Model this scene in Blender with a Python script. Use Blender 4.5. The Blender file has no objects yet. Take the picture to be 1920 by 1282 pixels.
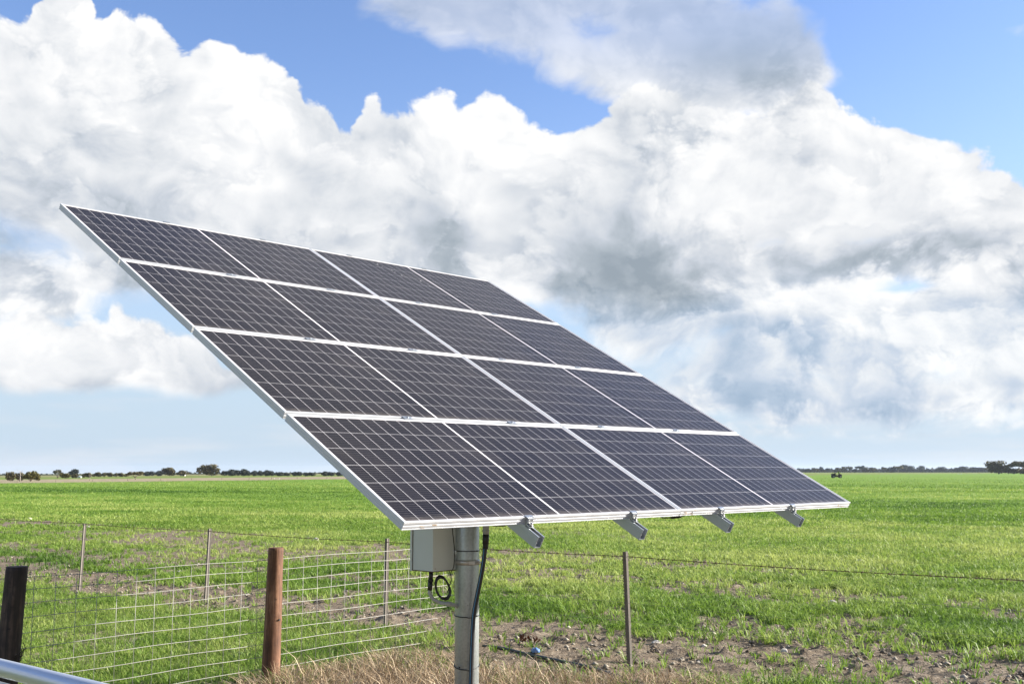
import bpy, bmesh, math, random
import numpy as np
from mathutils import Vector, Matrix
R = math.radians
PI = math.pi
scene = bpy.context.scene
col = scene.collection
rng = np.random.default_rng(7)
random.seed(7)

# ------------------------------------------------------------------ camera numbers
FPX = 2021.0
PITCH = math.atan(242.0 / FPX)
CH = 1.7
SUN_AZ, SUN_EL = 79.0, 19.7
EXPO = 1.5
WSTR = 0.10

def ray(px, py):
    d = Vector(((px - 960) / FPX, (py - 641) / FPX, 1.0))
    return Vector((d.x, math.sin(PITCH) * d.y + math.cos(PITCH) * d.z,
                   -math.cos(PITCH) * d.y + math.sin(PITCH) * d.z))

def terr(x, y):
    t = np.maximum(0.0, -np.asarray(x, float) - 12.0)
    return -0.005 * t * (t / (t + 25.0))

def gp(px, py, dmax=1500.0):
    """where the sight line through a photo pixel meets the terrain"""
    d = ray(px, py); d = d / d.y
    lo, hi = 1.0, dmax
    f = lambda t: CH + d.z * t - float(terr(d.x * t, t))
    if f(hi) > 0:
        return Vector((d.x * hi, hi, float(terr(d.x * hi, hi))))
    for _ in range(60):
        m = (lo + hi) / 2
        if f(m) > 0: lo = m
        else: hi = m
    return Vector((d.x * lo, lo, float(terr(d.x * lo, lo))))

# ------------------------------------------------------------------ noise on arrays
def _h(ix, iy, seed):
    n = (ix.astype(np.int64) * 374761393 + iy.astype(np.int64) * 668265263 + seed * 982451653) & 0xffffffff
    n = ((n ^ (n >> 13)) * 1274126177) & 0xffffffff
    n = n ^ (n >> 16)
    return (n & 0xffff) / 65535.0

def vnoise(x, y, seed=0):
    ix = np.floor(x); iy = np.floor(y); fx = x - ix; fy = y - iy
    fx = fx * fx * (3 - 2 * fx); fy = fy * fy * (3 - 2 * fy)
    a = _h(ix, iy, seed); b = _h(ix + 1, iy, seed); c = _h(ix, iy + 1, seed); d = _h(ix + 1, iy + 1, seed)
    return (a * (1 - fx) + b * fx) * (1 - fy) + (c * (1 - fx) + d * fx) * fy

def fbm(x, y, sc=1.0, oc=4, seed=0, rough=.55):
    s = 0; a = 1; t = 0
    x = np.asarray(x, float) * sc; y = np.asarray(y, float) * sc
    for o in range(oc):
        s = s + a * vnoise(x, y, seed + o * 17); t += a; a *= rough
        x = x * 2.03 + 11.3; y = y * 2.03 + 5.7
    return s / t

def sstep(a, b, x):
    t = np.clip((x - a) / (b - a), 0, 1); return t * t * (3 - 2 * t)

# ------------------------------------------------------------------ ground zones (metres on the ground)
def sline(x, y):            # distance beyond the picket fence line
    return .643 * x + .766 * y - 8.16
def tline(x, y):            # distance along it
    return .766 * x - .643 * y

def crop_density(x, y):
    s = sline(x, y); t = tline(x, y)
    n1 = fbm(s * 1.0, t * .45, .8, 4, 3); n2 = fbm(x, y, 2.2, 3, 9); n3 = fbm(s * 1.6, t * .22, .5, 3, 21)
    right = sstep(-6.5, -3.5, t)
    edge = 1.0 + 1.2 * right + (n1 - .5) * (1.6 + 1.0 * right)
    d = sstep(edge - .1, edge + 1.0, s)
    patch = .10 + .9 * sstep(.43, .57, .45 * n1 + .55 * n2)
    d = d * np.where(s < 12, patch * (1 - sstep(9.5, 12, s)) + sstep(9.5, 12, s), 1)
    for c, w, k in ((3.3, .45, .85), (9.2, 1.0, .8), (6.2, .3, .45)):
        band = np.exp(-((s - c - (n1 - .5) * 1.2) / w) ** 2) * k * sstep(.38, .58, n3)
        d = d * (1 - band)
    # thin streaks of soil between drill rows, further out
    d = d * (1 - .5 * sstep(.60, .72, n3) * (1 - sstep(16, 22, s)))
    return np.clip(d, 0, 1)

def lawn_density(x, y):
    s = sline(x, y); t = tline(x, y)
    n1 = fbm(x, y, .7, 4, 31); n2 = fbm(x, y, 2.6, 3, 37)
    d = (1 - sstep(-.35, .45, s + (n1 - .5) * 1.8)) * (1 - sstep(-1.35, -.35, x + (n2 - .5) * 1.1 + (s + .5) * -.2))
    d = d * (.55 + .45 * sstep(.35, .5, n1))
    d = d * (1 - straw_heap(x, y))
    bare = np.exp(-(((x + 2.9) / .42) ** 2 + ((y - 8.75) / .2) ** 2))
    return np.clip(d - .95 * bare, 0, 1)

def straw_heap(x, y):
    n = fbm(x, y, 1.5, 3, 51)
    a = 1.1 * np.exp(-(((x + 1.05) / 1.12) ** 2 + ((y - 8.6) / 1.0) ** 2) ** 1.5)
    b = .95 * np.exp(-(((x - .65) / 1.25) ** 2 + ((y - 8.55) / .62) ** 2) ** 1.5)
    c = .5 * np.exp(-(((x + .9) / .5) ** 2 + ((y - 9.9) / .5) ** 2) ** 1.5)
    return np.clip((a + b + c) * (.55 + .9 * n), 0, 1)

def green_clumps(x, y):
    n = fbm(x, y, 3.0, 3, 61)
    a = np.exp(-(((x - 2.05) / .62) ** 2 + ((y - 8.55) / .34) ** 2) ** 1.3)
    b = .28 * np.exp(-(((x - .35) / .6) ** 2 + ((y - 8.9) / .5) ** 2) ** 1.3)
    c = .25 * np.exp(-(((x + .75) / .5) ** 2 + ((y - 9.6) / .4) ** 2) ** 1.3)
    d = .3 * np.exp(-(((x + 1.8) / .5) ** 2 + ((y - 9.0) / .45) ** 2) ** 1.3)
    e = .35 * np.exp(-(((x - 1.2) / .8) ** 2 + ((y - 8.4) / .35) ** 2) ** 1.3)
    return np.clip((a + b + c + d + e) * (.4 + 1.1 * n), 0, 1)

# crop boundary: far edge of the paddock
B0, B1 = gp(0, 905.5), gp(660, 897.5)
BD = Vector((B1.x - B0.x, B1.y - B0.y)).normalized(); BN = Vector((-BD.y, BD.x))
def qline(x, y):
    return (np.asarray(x) - B0.x) * BN.x + (np.asarray(y) - B0.y) * BN.y
def qpx(px, py):
    g = gp(px, py); return float(qline(g.x, g.y))
Q1, Q2 = qpx(60, 898.5), qpx(60, 894.6)
print('zones', B0, B1, Q1, Q2)

# ------------------------------------------------------------------ mesh helpers
def link(name, me, mat=None, parent=None, loc=None):
    o = bpy.data.objects.new(name, me); col.objects.link(o)
    if mat is not None and me is not None and not me.materials:
        for m in (mat if isinstance(mat, (list, tuple)) else [mat]): me.materials.append(m)
    if parent is not None: o.parent = parent
    if loc is not None: o.location = loc
    return o

def tag(o, label=None, cat=None, group=None, kind=None):
    if label: o['label'] = label
    if cat: o['category'] = cat
    if group: o['group'] = group
    if kind: o['kind'] = kind
    return o

def thing(name, loc, label, cat, group=None, rz=0):
    o = bpy.data.objects.new(name, None); col.objects.link(o)
    o.location = loc; o.rotation_euler = (0, 0, rz); o.empty_display_size = .2
    return tag(o, label, cat, group)

def np_mesh(name, V, F3=None, F4=None, attrs=None, smooth=False):
    me = bpy.data.meshes.new(name)
    V = np.asarray(V, np.float32)
    loops = []; starts = []; n = 0
    parts = []
    if F4 is not None and len(F4): parts.append((np.asarray(F4, np.int32), 4))
    if F3 is not None and len(F3): parts.append((np.asarray(F3, np.int32), 3))
    tot = 0; ls = []; lp = []
    for F, k in parts:
        ls.append(np.arange(len(F), dtype=np.int32) * k + tot); lp.append(F.ravel()); tot += F.size
    ls = np.concatenate(ls); lp = np.concatenate(lp)
    me.vertices.add(len(V)); me.vertices.foreach_set('co', V.ravel())
    me.loops.add(len(lp)); me.loops.foreach_set('vertex_index', lp)
    me.polygons.add(len(ls)); me.polygons.foreach_set('loop_start', ls)
    me.update(calc_edges=True)
    if attrs:
        for k, a in attrs.items():
            at = me.attributes.new(k, 'FLOAT', 'POINT'); at.data.foreach_set('value', np.asarray(a, np.float32))
    if smooth:
        me.polygons.foreach_set('use_smooth', np.ones(len(ls), bool))
    me.validate()
    return me

class MB:
    """collects simple solids into one bmesh"""
    def __init__(s): s.bm = bmesh.new()
    def box(s, c, size, rot=None, bevel=0):
        b = bmesh.new(); bmesh.ops.create_cube(b, size=1)
        bmesh.ops.scale(b, vec=size, verts=b.verts)
        if bevel: bmesh.ops.bevel(b, geom=b.edges[:], offset=bevel, segments=2, affect='EDGES', profile=.6)
        M = Matrix.Translation(c) @ (rot.to_4x4() if rot is not None else Matrix.Identity(4))
        bmesh.ops.transform(b, matrix=M, verts=b.verts); s.merge(b); return s
    def merge(s, b):
        me = bpy.data.meshes.new('t'); b.to_mesh(me); b.free(); s.bm.from_mesh(me); bpy.data.meshes.remove(me)
    def tube(s, pts, r, seg=10, cap=True, smooth=True):
        pts = [Vector(p) for p in pts]; n = len(pts)
        rs = r if isinstance(r, (list, tuple)) else [r] * n
        up = None; rings = []
        for i, p in enumerate(pts):
            d = (pts[min(i + 1, n - 1)] - pts[max(i - 1, 0)]).normalized()
            if up is None:
                up = d.orthogonal().normalized()
            else:
                up = (up - d * up.dot(d)).normalized()
            sd = d.cross(up)
            rings.append([s.bm.verts.new(p + (up * math.cos(2 * PI * k / seg) + sd * math.sin(2 * PI * k / seg)) * rs[i]) for k in range(seg)])
        for a, b in zip(rings[:-1], rings[1:]):
            for k in range(seg):
                f = s.bm.faces.new((a[k], a[(k + 1) % seg], b[(k + 1) % seg], b[k])); f.smooth = smooth
        if cap:
            s.bm.faces.new(list(reversed(rings[0]))); s.bm.faces.new(rings[-1])
        return s
    def extrude(s, prof, p0, ax, ay, az, length):
        """closed 2D profile in (ax, ay), swept along az"""
        a = [s.bm.verts.new(p0 + ax * u + ay * v) for u, v in prof]
        b = [s.bm.verts.new(p0 + ax * u + ay * v + az * length) for u, v in prof]
        n = len(prof)
        for k in range(n): s.bm.faces.new((a[k], a[(k + 1) % n], b[(k + 1) % n], b[k]))
        s.bm.faces.new(list(reversed(a))); s.bm.faces.new(b); return s
    def mesh(s, name):
        bmesh.ops.recalc_face_normals(s.bm, faces=s.bm.faces)
        me = bpy.data.meshes.new(name); s.bm.to_mesh(me); s.bm.free(); return me
    def build(s, name, mat, parent=None, loc=None):
        return link(name, s.mesh(name), mat, parent, loc)

# ------------------------------------------------------------------ node helpers
class NT:
    def __init__(s, tree): s.t = tree; s.n = tree.nodes; s.l = tree.links
    def new(s, typ, **kw):
        n = s.n.new(typ)
        for k, v in kw.items(): setattr(n, k, v)
        return n
    def put(s, sock, v):
        if hasattr(v, 'bl_idname') or isinstance(v, bpy.types.NodeSocket): s.l.new(v, sock)
        elif v is not None: sock.default_value = v
    def m(s, op, a, b=None, c=None, clamp=False):
        n = s.new('ShaderNodeMath', operation=op); n.use_clamp = clamp
        for i, v in enumerate((a, b, c)):
            if v is not None: s.put(n.inputs[i], v)
        return n.outputs[0]
    def vm(s, op, a, b=None, out=0):
        n = s.new('ShaderNodeVectorMath', operation=op)
        s.put(n.inputs[0], a)
        if b is not None:
            s.put(n.inputs['Scale' if op == 'SCALE' else 1], b)
        return n.outputs[out]
    def ss(s, x, a, b, lo=0.0, hi=1.0):
        n = s.new('ShaderNodeMapRange', interpolation_type='SMOOTHSTEP')
        s.put(n.inputs[0], x)
        for i, v in zip((1, 2, 3, 4), (a, b, lo, hi)): s.put(n.inputs[i], v)
        return n.outputs[0]
    def mix(s, f, a, b, blend='MIX'):
        n = s.new('ShaderNodeMix', data_type='RGBA', blend_type=blend); n.clamp_factor = True
        s.put(n.inputs[0], f)
        s.put(n.inputs[6], (*a, 1) if isinstance(a, tuple) and len(a) == 3 else a)
        s.put(n.inputs[7], (*b, 1) if isinstance(b, tuple) and len(b) == 3 else b)
        return n.outputs[2]
    def noise(s, vec, scale, detail=4, rough=.5, dist=0, out=0, typ=None, dims='3D'):
        n = s.new('ShaderNodeTexNoise', noise_dimensions=dims)
        if vec is not None: s.l.new(vec, n.inputs['Vector'])
        n.inputs['Scale'].default_value = scale; n.inputs['Detail'].default_value = detail
        n.inputs['Roughness'].default_value = rough; n.inputs['Distortion'].default_value = dist
        return n.outputs[out]
    def ramp(s, x, stops):
        n = s.new('ShaderNodeValToRGB'); e = n.color_ramp.elements
        while len(e) > 1: e.remove(e[-1])
        e[0].position = stops[0][0]; e[0].color = (*stops[0][1], 1)
        for p, c in stops[1:]:
            k = e.new(p); k.color = (*c, 1)
        s.put(n.inputs[0], x); return n.outputs[0]
    def curve(s, x, pts):
        n = s.new('ShaderNodeFloatCurve'); c = n.mapping.curves[0]
        n.mapping.use_clip = False
        pts = sorted(pts)
        c.points[0].location = pts[0]; c.points[-1].location = pts[-1]
        for p in pts[1:-1]: c.points.new(*p)
        n.mapping.extend = 'HORIZONTAL'; n.mapping.update()
        s.put(n.inputs['Value'], x); return n.outputs[0]
    def xyz(s, v):
        n = s.new('ShaderNodeSeparateXYZ'); s.l.new(v, n.inputs[0]); return n.outputs

def mat(name):
    m = bpy.data.materials.new(name); m.use_nodes = True
    t = NT(m.node_tree); b = t.n['Principled BSDF']; return m, t, b

def simple(name, c, rough=.5, metal=0, var=.15, scale=20, bump=0, spec=.5, bscale=None):
    m, t, b = mat(name)
    tc = t.new('ShaderNodeTexCoord').outputs['Object']
    n = t.noise(tc, scale, 5, .6)
    f = t.m('MULTIPLY_ADD', n, 2 * var, 1 - var)
    k = t.new('ShaderNodeMix', data_type='RGBA', blend_type='MULTIPLY')
    k.inputs[0].default_value = 1; k.inputs[6].default_value = (*c, 1)
    cb = t.new('ShaderNodeCombineXYZ')
    for i in range(3): t.l.new(f, cb.inputs[i])
    t.l.new(cb.outputs[0], k.inputs[7]); t.l.new(k.outputs[2], b.inputs['Base Color'])
    b.inputs['Metallic'].default_value = metal
    b.inputs['Specular IOR Level'].default_value = spec
    t.l.new(t.m('MULTIPLY_ADD', n, .25, rough - .12), b.inputs['Roughness'])
    if bump:
        bp = t.new('ShaderNodeBump'); bp.inputs['Strength'].default_value = bump
        bp.inputs['Distance'].default_value = .01
        t.l.new(t.noise(tc, bscale or scale * 3, 6, .6), bp.inputs['Height']); t.l.new(bp.outputs[0], b.inputs['Normal'])
    return m

M = {}
M['alu'] = simple('anodised_aluminium', (.50, .515, .53), .42, .25, .06, 9)
M['rail'] = simple('mill_aluminium', (.36, .385, .41), .35, .7, .08, 12)
M['steel'] = None
M['box'] = simple('painted_box', (.52, .56, .54), .4, 0, .04, 6)
M['black'] = simple('black_plastic', (.012, .012, .013), .45, 0, .2, 30)
M['gconduit'] = simple('grey_conduit', (.33, .34, .33), .55, 0, .1, 30)
M['tie'] = simple('tie_plastic', (.01, .01, .01), .4)
M['bolt'] = simple('bolt_steel', (.45, .44, .42), .4, .8, .25, 200)
M['wire'] = simple('galvanised_wire', (.30, .295, .275), .5, .3, .12, 8)
M['rust'] = simple('rusty_wire', (.10, .058, .038), .8, .2, .4, 60)
M['dwire'] = simple('weathered_wire', (.20, .19, .18), .6, .5, .3, 30)
M['picket'] = simple('weathered_steel_picket', (.17, .150, .128), .7, .2, .3, 25, .2)
M['stone'] = simple('limestone', (.52, .48, .42), .9, 0, .22, 18, .6)
M['blue'] = simple('blue_plastic', (.10, .20, .42), .4, 0, .1, 20)
M['poly'] = simple('poly_pipe', (.018, .032, .026), .38, 0, .3, 14)
M['bark'] = simple('bark', (.17, .14, .11), .9, 0, .3, 6)
M['deadwood'] = simple('dead_wood', (.36, .32, .28), .9, 0, .2, 4)
M['white'] = simple('white_painted', (.72, .70, .66), .6, 0, .08, 2)
M['roof'] = simple('shed_roof', (.55, .53, .50), .5, .2, .1, 2)
M['dark'] = simple('dark_body', (.012, .014, .014), .6, 0, .2, 4)
M['red'] = simple('faded_red_panel', (.09, .028, .022), .55, 0, .2, 4)
M['seat'] = simple('seat_vinyl', (.04, .04, .045), .6)
M['rubber'] = simple('tyre_rubber', (.02, .02, .02), .85)
M['glass_g'] = simple('tinted_screen', (.05, .14, .10), .1)

def galvanised(name):
    m, t, b = mat(name)
    tc = t.new('ShaderNodeTexCoord').outputs['Object']
    mp = t.new('ShaderNodeMapping'); mp.inputs['Scale'].default_value = (1, 1, .12); t.l.new(tc, mp.inputs[0])
    st = t.noise(mp.outputs[0], 26, 5, .6); sp = t.new('ShaderNodeTexVoronoi'); sp.inputs['Scale'].default_value = 60
    t.l.new(tc, sp.inputs['Vector'])
    big = t.noise(tc, 3.2, 4, .6)
    v = t.m('ADD', t.m('MULTIPLY', st, .35), t.m('MULTIPLY', sp.outputs['Distance'], .18))
    v = t.m('ADD', v, t.m('MULTIPLY', big, .3))
    c = t.ramp(v, [(.2, (.26, .29, .29)), (.45, (.41, .45, .45)), (.7, (.56, .60, .59))])
    spots = t.ss(t.noise(tc, 75, 2, .5), .70, .76)
    c = t.mix(spots, c, (.10, .10, .095))
    t.l.new(c, b.inputs['Base Color'])
    b.inputs['Metallic'].default_value = .55
    t.l.new(t.m('MULTIPLY_ADD', v, .3, .3), b.inputs['Roughness'])
    bp = t.new('ShaderNodeBump'); bp.inputs['Strength'].default_value = .12; bp.inputs['Distance'].default_value = .003
    t.l.new(v, bp.inputs['Height']); t.l.new(bp.outputs[0], b.inputs['Normal'])
    return m
M['steel'] = galvanised('galvanised_steel')
M['gate'] = simple('galvanised_gate_tube', (.50, .55, .62), .32, .6, .08, 9)

def wood(name, c0, c1, c2, rough=.8):
    m, t, b = mat(name)
    tc = t.new('ShaderNodeTexCoord').outputs['Object']
    mp = t.new('ShaderNodeMapping'); mp.inputs['Scale'].default_value = (1, 1, .07); t.l.new(tc, mp.inputs[0])
    g = t.noise(mp.outputs[0], 34, 6, .7, .5); big = t.noise(tc, 5, 4, .6)
    v = t.m('ADD', t.m('MULTIPLY', g, .6), t.m('MULTIPLY', big, .4))
    c = t.ramp(v, [(.33, c0), (.5, c1), (.68, c2)])
    # split marks across the grain
    mp2 = t.new('ShaderNodeMapping'); mp2.inputs['Scale'].default_value = (1, 1, 2.4); t.l.new(tc, mp2.inputs[0])
    kn = t.ss(t.noise(mp2.outputs[0], 16, 3, .5), .67, .73)
    c = t.mix(t.m('MULTIPLY', kn, .6), c, c0)
    t.l.new(c, b.inputs['Base Color']); b.inputs['Roughness'].default_value = rough
    bp = t.new('ShaderNodeBump'); bp.inputs['Strength'].default_value = .7; bp.inputs['Distance'].default_value = .006
    t.l.new(v, bp.inputs['Height']); t.l.new(bp.outputs[0], b.inputs['Normal'])
    return m
M['wood_red'] = wood('treated_pine', (.028, .012, .007), (.125, .055, .028), (.34, .185, .105))
M['wood_dark'] = wood('creosoted_pine', (.008, .006, .005), (.032, .020, .014), (.12, .075, .05))

def blade_mat(name, c0, c1, c2, trans=.42, rough=.55):
    m, t, b = mat(name)
    at = t.new('ShaderNodeAttribute', attribute_name='var').outputs['Fac']
    c = t.ramp(at, [(0, c0), (.5, c1), (1, c2)])
    t.l.new(c, b.inputs['Base Color']); b.inputs['Roughness'].default_value = rough
    b.inputs['Specular IOR Level'].default_value = .35
    tr = t.new('ShaderNodeBsdfTranslucent'); t.l.new(c, tr.inputs[0])
    mx = t.new('ShaderNodeMixShader'); mx.inputs[0].default_value = trans
    t.l.new(b.outputs[0], mx.inputs[1]); t.l.new(tr.outputs[0], mx.inputs[2])
    t.l.new(mx.outputs[0], t.n['Material Output'].inputs[0])
    return m
M['crop'] = blade_mat('young_wheat_leaf', (.052, .122, .016), (.180, .295, .038), (.41, .475, .13))
M['lawn'] = blade_mat('lawn_leaf', (.047, .112, .016), (.165, .275, .035), (.38, .44, .12))
M['straw'] = blade_mat('dry_straw', (.13, .085, .048), (.36, .255, .15), (.66, .55, .38), .12, .6)

# ------------------------------------------------------------------ sky
def build_world():
    w = bpy.data.worlds.new('World'); scene.world = w; w.use_nodes = True
    t = NT(w.node_tree); bg = t.n['Background']; bg.inputs['Strength'].default_value = WSTR
    K = 1.0 / (WSTR * 2 ** EXPO)          # turns a display level into a radiance for this background
    sky = t.new('ShaderNodeTexSky', sky_type='NISHITA'); sky.sun_disc = False
    sky.sun_elevation = R(SUN_EL); sky.sun_rotation = R(SUN_AZ); sky.air_density = 1.0; sky.dust_density = .6; sky.ozone_density = 1.6
    g = t.new('ShaderNodeTexCoord').outputs['Generated']
    dirv = t.vm('NORMALIZE', g); X, Y, Z = t.xyz(dirv)
    u = t.m('ARCTAN2', X, Y)
    hor = t.m('SQRT', t.m('ADD', t.m('MULTIPLY', X, X), t.m('MULTIPLY', Y, Y)))
    v = t.m('DIVIDE', Z, t.m('MAXIMUM', hor, .02))
    def UV(px, py):
        d = ray(px, py); return math.atan2(d.x, d.y), d.z / math.hypot(d.x, d.y)
    u01 = t.m('ADD', u, .5)
    def cv(pts): return t.curve(u01, [(UV(*p)[0] + .5, UV(*p)[1]) for p in pts])
    # stretched sky coordinates for the noises
    def V(dx=0, dz=0):
        c = t.new('ShaderNodeCombineXYZ'); t.put(c.inputs[0], t.m('ADD', u, dx)); t.put(c.inputs[1], t.m('MULTIPLY_ADD', v, 1.25, dz)); return c.outputs[0]
    V0, V1, V2 = V(), V(.010, .010), V(.030, .026)
    warp = t.noise(V0, 7, 3, .5, out=1, dims='2D')
    wv = t.vm('SUBTRACT', warp, (.5, .5, .5))
    wv1 = t.vm('SCALE', wv, .06)
    def puff(vec, det=6, vd=4):
        a = t.vm('ADD', vec, wv1)
        n = t.noise(a, 11, det, .52, dims='2D')
        vo = t.new('ShaderNodeTexVoronoi', feature='SMOOTH_F1', voronoi_dimensions='2D'); t.l.new(a, vo.inputs['Vector'])
        vo.inputs['Scale'].default_value = 15; vo.inputs['Detail'].default_value = vd
        vo.inputs['Roughness'].default_value = .62; vo.inputs['Smoothness'].default_value = .25; vo.inputs['Lacunarity'].default_value = 2.2
        vo.normalize = True
        return t.m('ADD', t.m('MULTIPLY', n, .6), t.m('MULTIPLY', t.m('SUBTRACT', 1.0, t.m('MULTIPLY', vo.outputs['Distance'], 1.6)), .40))
    n0, n1 = puff(V0), puff(V1)
    l0 = t.noise(t.vm('ADD', V0, wv1), 8, 3, .5, dims='2D'); l2 = t.noise(t.vm('ADD', V2, wv1), 8, 3, .5, dims='2D')
    emb = t.m('ADD', t.m('MULTIPLY', t.m('SUBTRACT', n0, n1), .8), t.m('MULTIPLY', t.m('SUBTRACT', l0, l2), 1.1))
    low = t.noise(V0, 4.0, 4, .55, dims='2D')
    wisp = t.noise(t.vm('ADD', V0, t.vm('SCALE', wv, .08)), 9, 7, .56, dims='2D')
    sn0 = t.m('SUBTRACT', n0, .5); sw = t.m('SUBTRACT', wisp, .5); sl = t.m('SUBTRACT', low, .5)
    def add(*xs):
        r = xs[0]
        for x in xs[1:]: r = t.m('ADD', r, x)
        return r
    # wandering lookups so that every outline breaks up
    wx, wy, _ = t.xyz(wv)
    fine = t.noise(V0, 24, 3, .5, out=1, dims='2D'); fx, fy, _ = t.xyz(t.vm('SUBTRACT', fine, (.5, .5, .5)))
    uw = add(u, t.m('MULTIPLY', wx, .045), t.m('MULTIPLY', fx, .020)); vw = add(v, t.m('MULTIPLY', wy, .030), t.m('MULTIPLY', fy, .014))
    NU, NVV, U0, U1, VV0, VV1 = 32, 24, -.46, .46, .0, .46
    def field(rows, lump=0.0):
        """a coarse hand-drawn map of the sky (by direction), read back through colour ramps"""
        T = np.array([[int(c) for c in r] for r in rows], float) / 9.0
        def at(uu, vv):
            d = Vector((math.sin(uu), math.cos(uu), vv)); c = math.cos(PITCH); s_ = math.sin(PITCH)
            zc = d.y * c + d.z * s_; px = 960 + FPX * d.x / zc; py = 641 + FPX * (d.y * s_ - d.z * c) / zc
            i = min(max((px - 30) / 60, 0), 30.999); j = min(max((py - 18) / 37, 0), 22.999)
            i0, j0 = int(i), int(j); fi, fj = i - i0, j - j0
            return (T[j0, i0] * (1 - fi) + T[j0, i0 + 1] * fi) * (1 - fj) + (T[j0 + 1, i0] * (1 - fi) + T[j0 + 1, i0 + 1] * fi) * fj
        us = t.m('MULTIPLY_ADD', t.m('SUBTRACT', n1, .5), -lump, uw) if lump else uw; vs = t.m('MULTIPLY_ADD', sn0, -lump, vw) if lump else vw
        un = t.m('DIVIDE', t.m('SUBTRACT', us, U0), U1 - U0); vn = t.m('MULTIPLY', t.m('DIVIDE', t.m('SUBTRACT', vs, VV0), VV1 - VV0), NVV - 1)
        vn = t.m('MINIMUM', t.m('MAXIMUM', vn, 0), NVV - 1)
        vc = t.new('ShaderNodeCombineXYZ')
        for i in range(3): t.l.new(vn, vc.inputs[i])
        tot = None
        for k in range(0, NVV, 3):
            st_ = []
            for i in range(NU):
                uu = U0 + (U1 - U0) * i / (NU - 1)
                st_.append((i / (NU - 1), tuple(at(uu, VV0 + (VV1 - VV0) * (k + q) / (NVV - 1)) for q in range(3))))
            r = t.ramp(un, st_)
            w_ = t.vm('MAXIMUM', t.vm('SUBTRACT', (1, 1, 1), t.vm('ABSOLUTE', t.vm('SUBTRACT', vc.outputs[0], (k, k + 1, k + 2)))), (0, 0, 0))
            dn = t.new('ShaderNodeVectorMath', operation='DOT_PRODUCT'); t.l.new(r, dn.inputs[0]); t.l.new(w_, dn.inputs[1])
            tot = dn.outputs['Value'] if tot is None else t.m('ADD', tot, dn.outputs['Value'])
        return tot
    SH = field(['98998888877766655556556677777788', '99999988888776666776665556777788', '99999998988888877776654445777788', '99899999998888888877654445788888', '88889999999999999889865456988888', '87889989999999999876566679988888', '77888899998989999887667899998999', '67788989889988999877899999999999', '67887898888988898787799999977999', '67877789878898787776799999887899', '56765677767787776677887899986789', '55665566666776665544468679865677', '66555555666666654333456655444455', '87545555555555554333345644445445', '87756666666666678432233588899986', '98778888888888888644459988999989', '99989999888888888865567886799888', '89888999888888888898786557878888', '77887888777777777777666879987678', '66556677777777777777655569866788', '77777777777777777777544344443555', '77777777777777777777666666666666', '88888888888888888888888888888888', '88888888888888888888888888888888'], .11)
    CO = field(['00000000001578889988887462000000', '00000000000246678847999864020005', '00000000000000246889999994103003', '00000000000000014789999999200000', '00000000000000000279999999400000', '00000000000000000003799970000000', '00000000000000000000000000000000', '00000000000000000000000000000000', '00000000000000000000000000000000', '00000000000000000000000000000000', '00000000000000000000000000000000', '30000000000000000000000000009999', '43445555555555555555999999999999', '87666666666666677789999999999999', '98754222222222278999999999962588', '98733222222222279999999999987899', '76520000000000000679976799999999', '32100000000000000267876867899999', '00000000000000000025668857998789', '00000000000000000004577666896789', '00000000000000000000378999999999', '00000000000000000000024455555555', '00000000000000000000001111111111', '00000000000000000000000000000000'])
    # ---- clear sky: physical sky, paler towards the horizon where the air thickens
    base = t.new('ShaderNodeMix', data_type='RGBA', blend_type='MULTIPLY'); base.inputs[0].default_value = 1
    t.l.new(sky.outputs[0], base.inputs[6]); base.inputs[7].default_value = (*SKYMUL, 1)
    pale = t.ss(v, .0, .44, 1, 0)
    pale = t.m('POWER', pale, 1.5)
    C = t.mix(t.m('MULTIPLY', pale, .93), base.outputs[2], tuple(K * x for x in (.57, .71, .86)))
    # thin stratus streaks near the horizon
    sc = t.new('ShaderNodeCombineXYZ'); t.put(sc.inputs[0], X); t.put(sc.inputs[1], Y); t.put(sc.inputs[2], t.m('MULTIPLY', Z, 9))
    st = t.noise(sc.outputs[0], 5, 5, .55)
    a = t.m('MULTIPLY', t.ss(st, .44, .66), t.ss(v, .02, .12, 1, .0))
    C = t.mix(t.m('MULTIPLY', a, .6), C, tuple(K * x for x in (.75, .80, .86)))
    # faint distant cloud bank low on the left
    tb = cv([(-60, 835), (60, 838), (180, 835), (235, 850), (270, 880), (300, 910), (700, 960)])
    a = t.ss(add(t.m('SUBTRACT', tb, v), t.m('MULTIPLY', sn0, .03)), 0, .012)
    C = t.mix(t.m('MULTIPLY', a, .38), C, tuple(K * x for x in (.76, .80, .87)))
    STW = [(0, (.33, .39, .45)), (.25, (.45, .51, .57)), (.45, (.61, .66, .73)), (.62, (.77, .80, .84)), (.78, (.89, .905, .93)), (.98, (1.02, 1.02, 1.02))]
    STR = [(0, (.34, .46, .61)), (.25, (.46, .57, .71)), (.45, (.62, .70, .81)), (.62, (.78, .825, .88)), (.78, (.93, .95, .97)), (.92, (1.03, 1.03, 1.03))]
    rampK = lambda x, st_: t.ramp(x, [(p, tuple(K * q for q in c)) for p, c in st_])
    lobe = t.ss(t.m('SUBTRACT', n0, l0), -.03, .07, -.5, .5)
    tex = add(t.m('MULTIPLY', emb, EMB), t.m('MULTIPLY', sw, .10), t.m('MULTIPLY', lobe, .15))
    # soft clouds: thin sheet above, broken field below on the right
    cov = add(CO, t.m('MULTIPLY', sw, 1.15), t.m('MULTIPLY', sn0, .35))
    al = t.m('MULTIPLY', t.ss(cov, .34, .78), t.ss(v, .34, .43, .97, .62))
    L = add(SH, t.m('MULTIPLY', tex, t.ss(v, .28, .34, 1.35, .45)), t.m('MULTIPLY', t.ss(cov, .3, .85, 1, 0), .08), -.13)
    br = t.m('MULTIPLY', t.ss(u, -.02, .12), t.ss(v, .12, .20, 1, 0))
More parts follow.
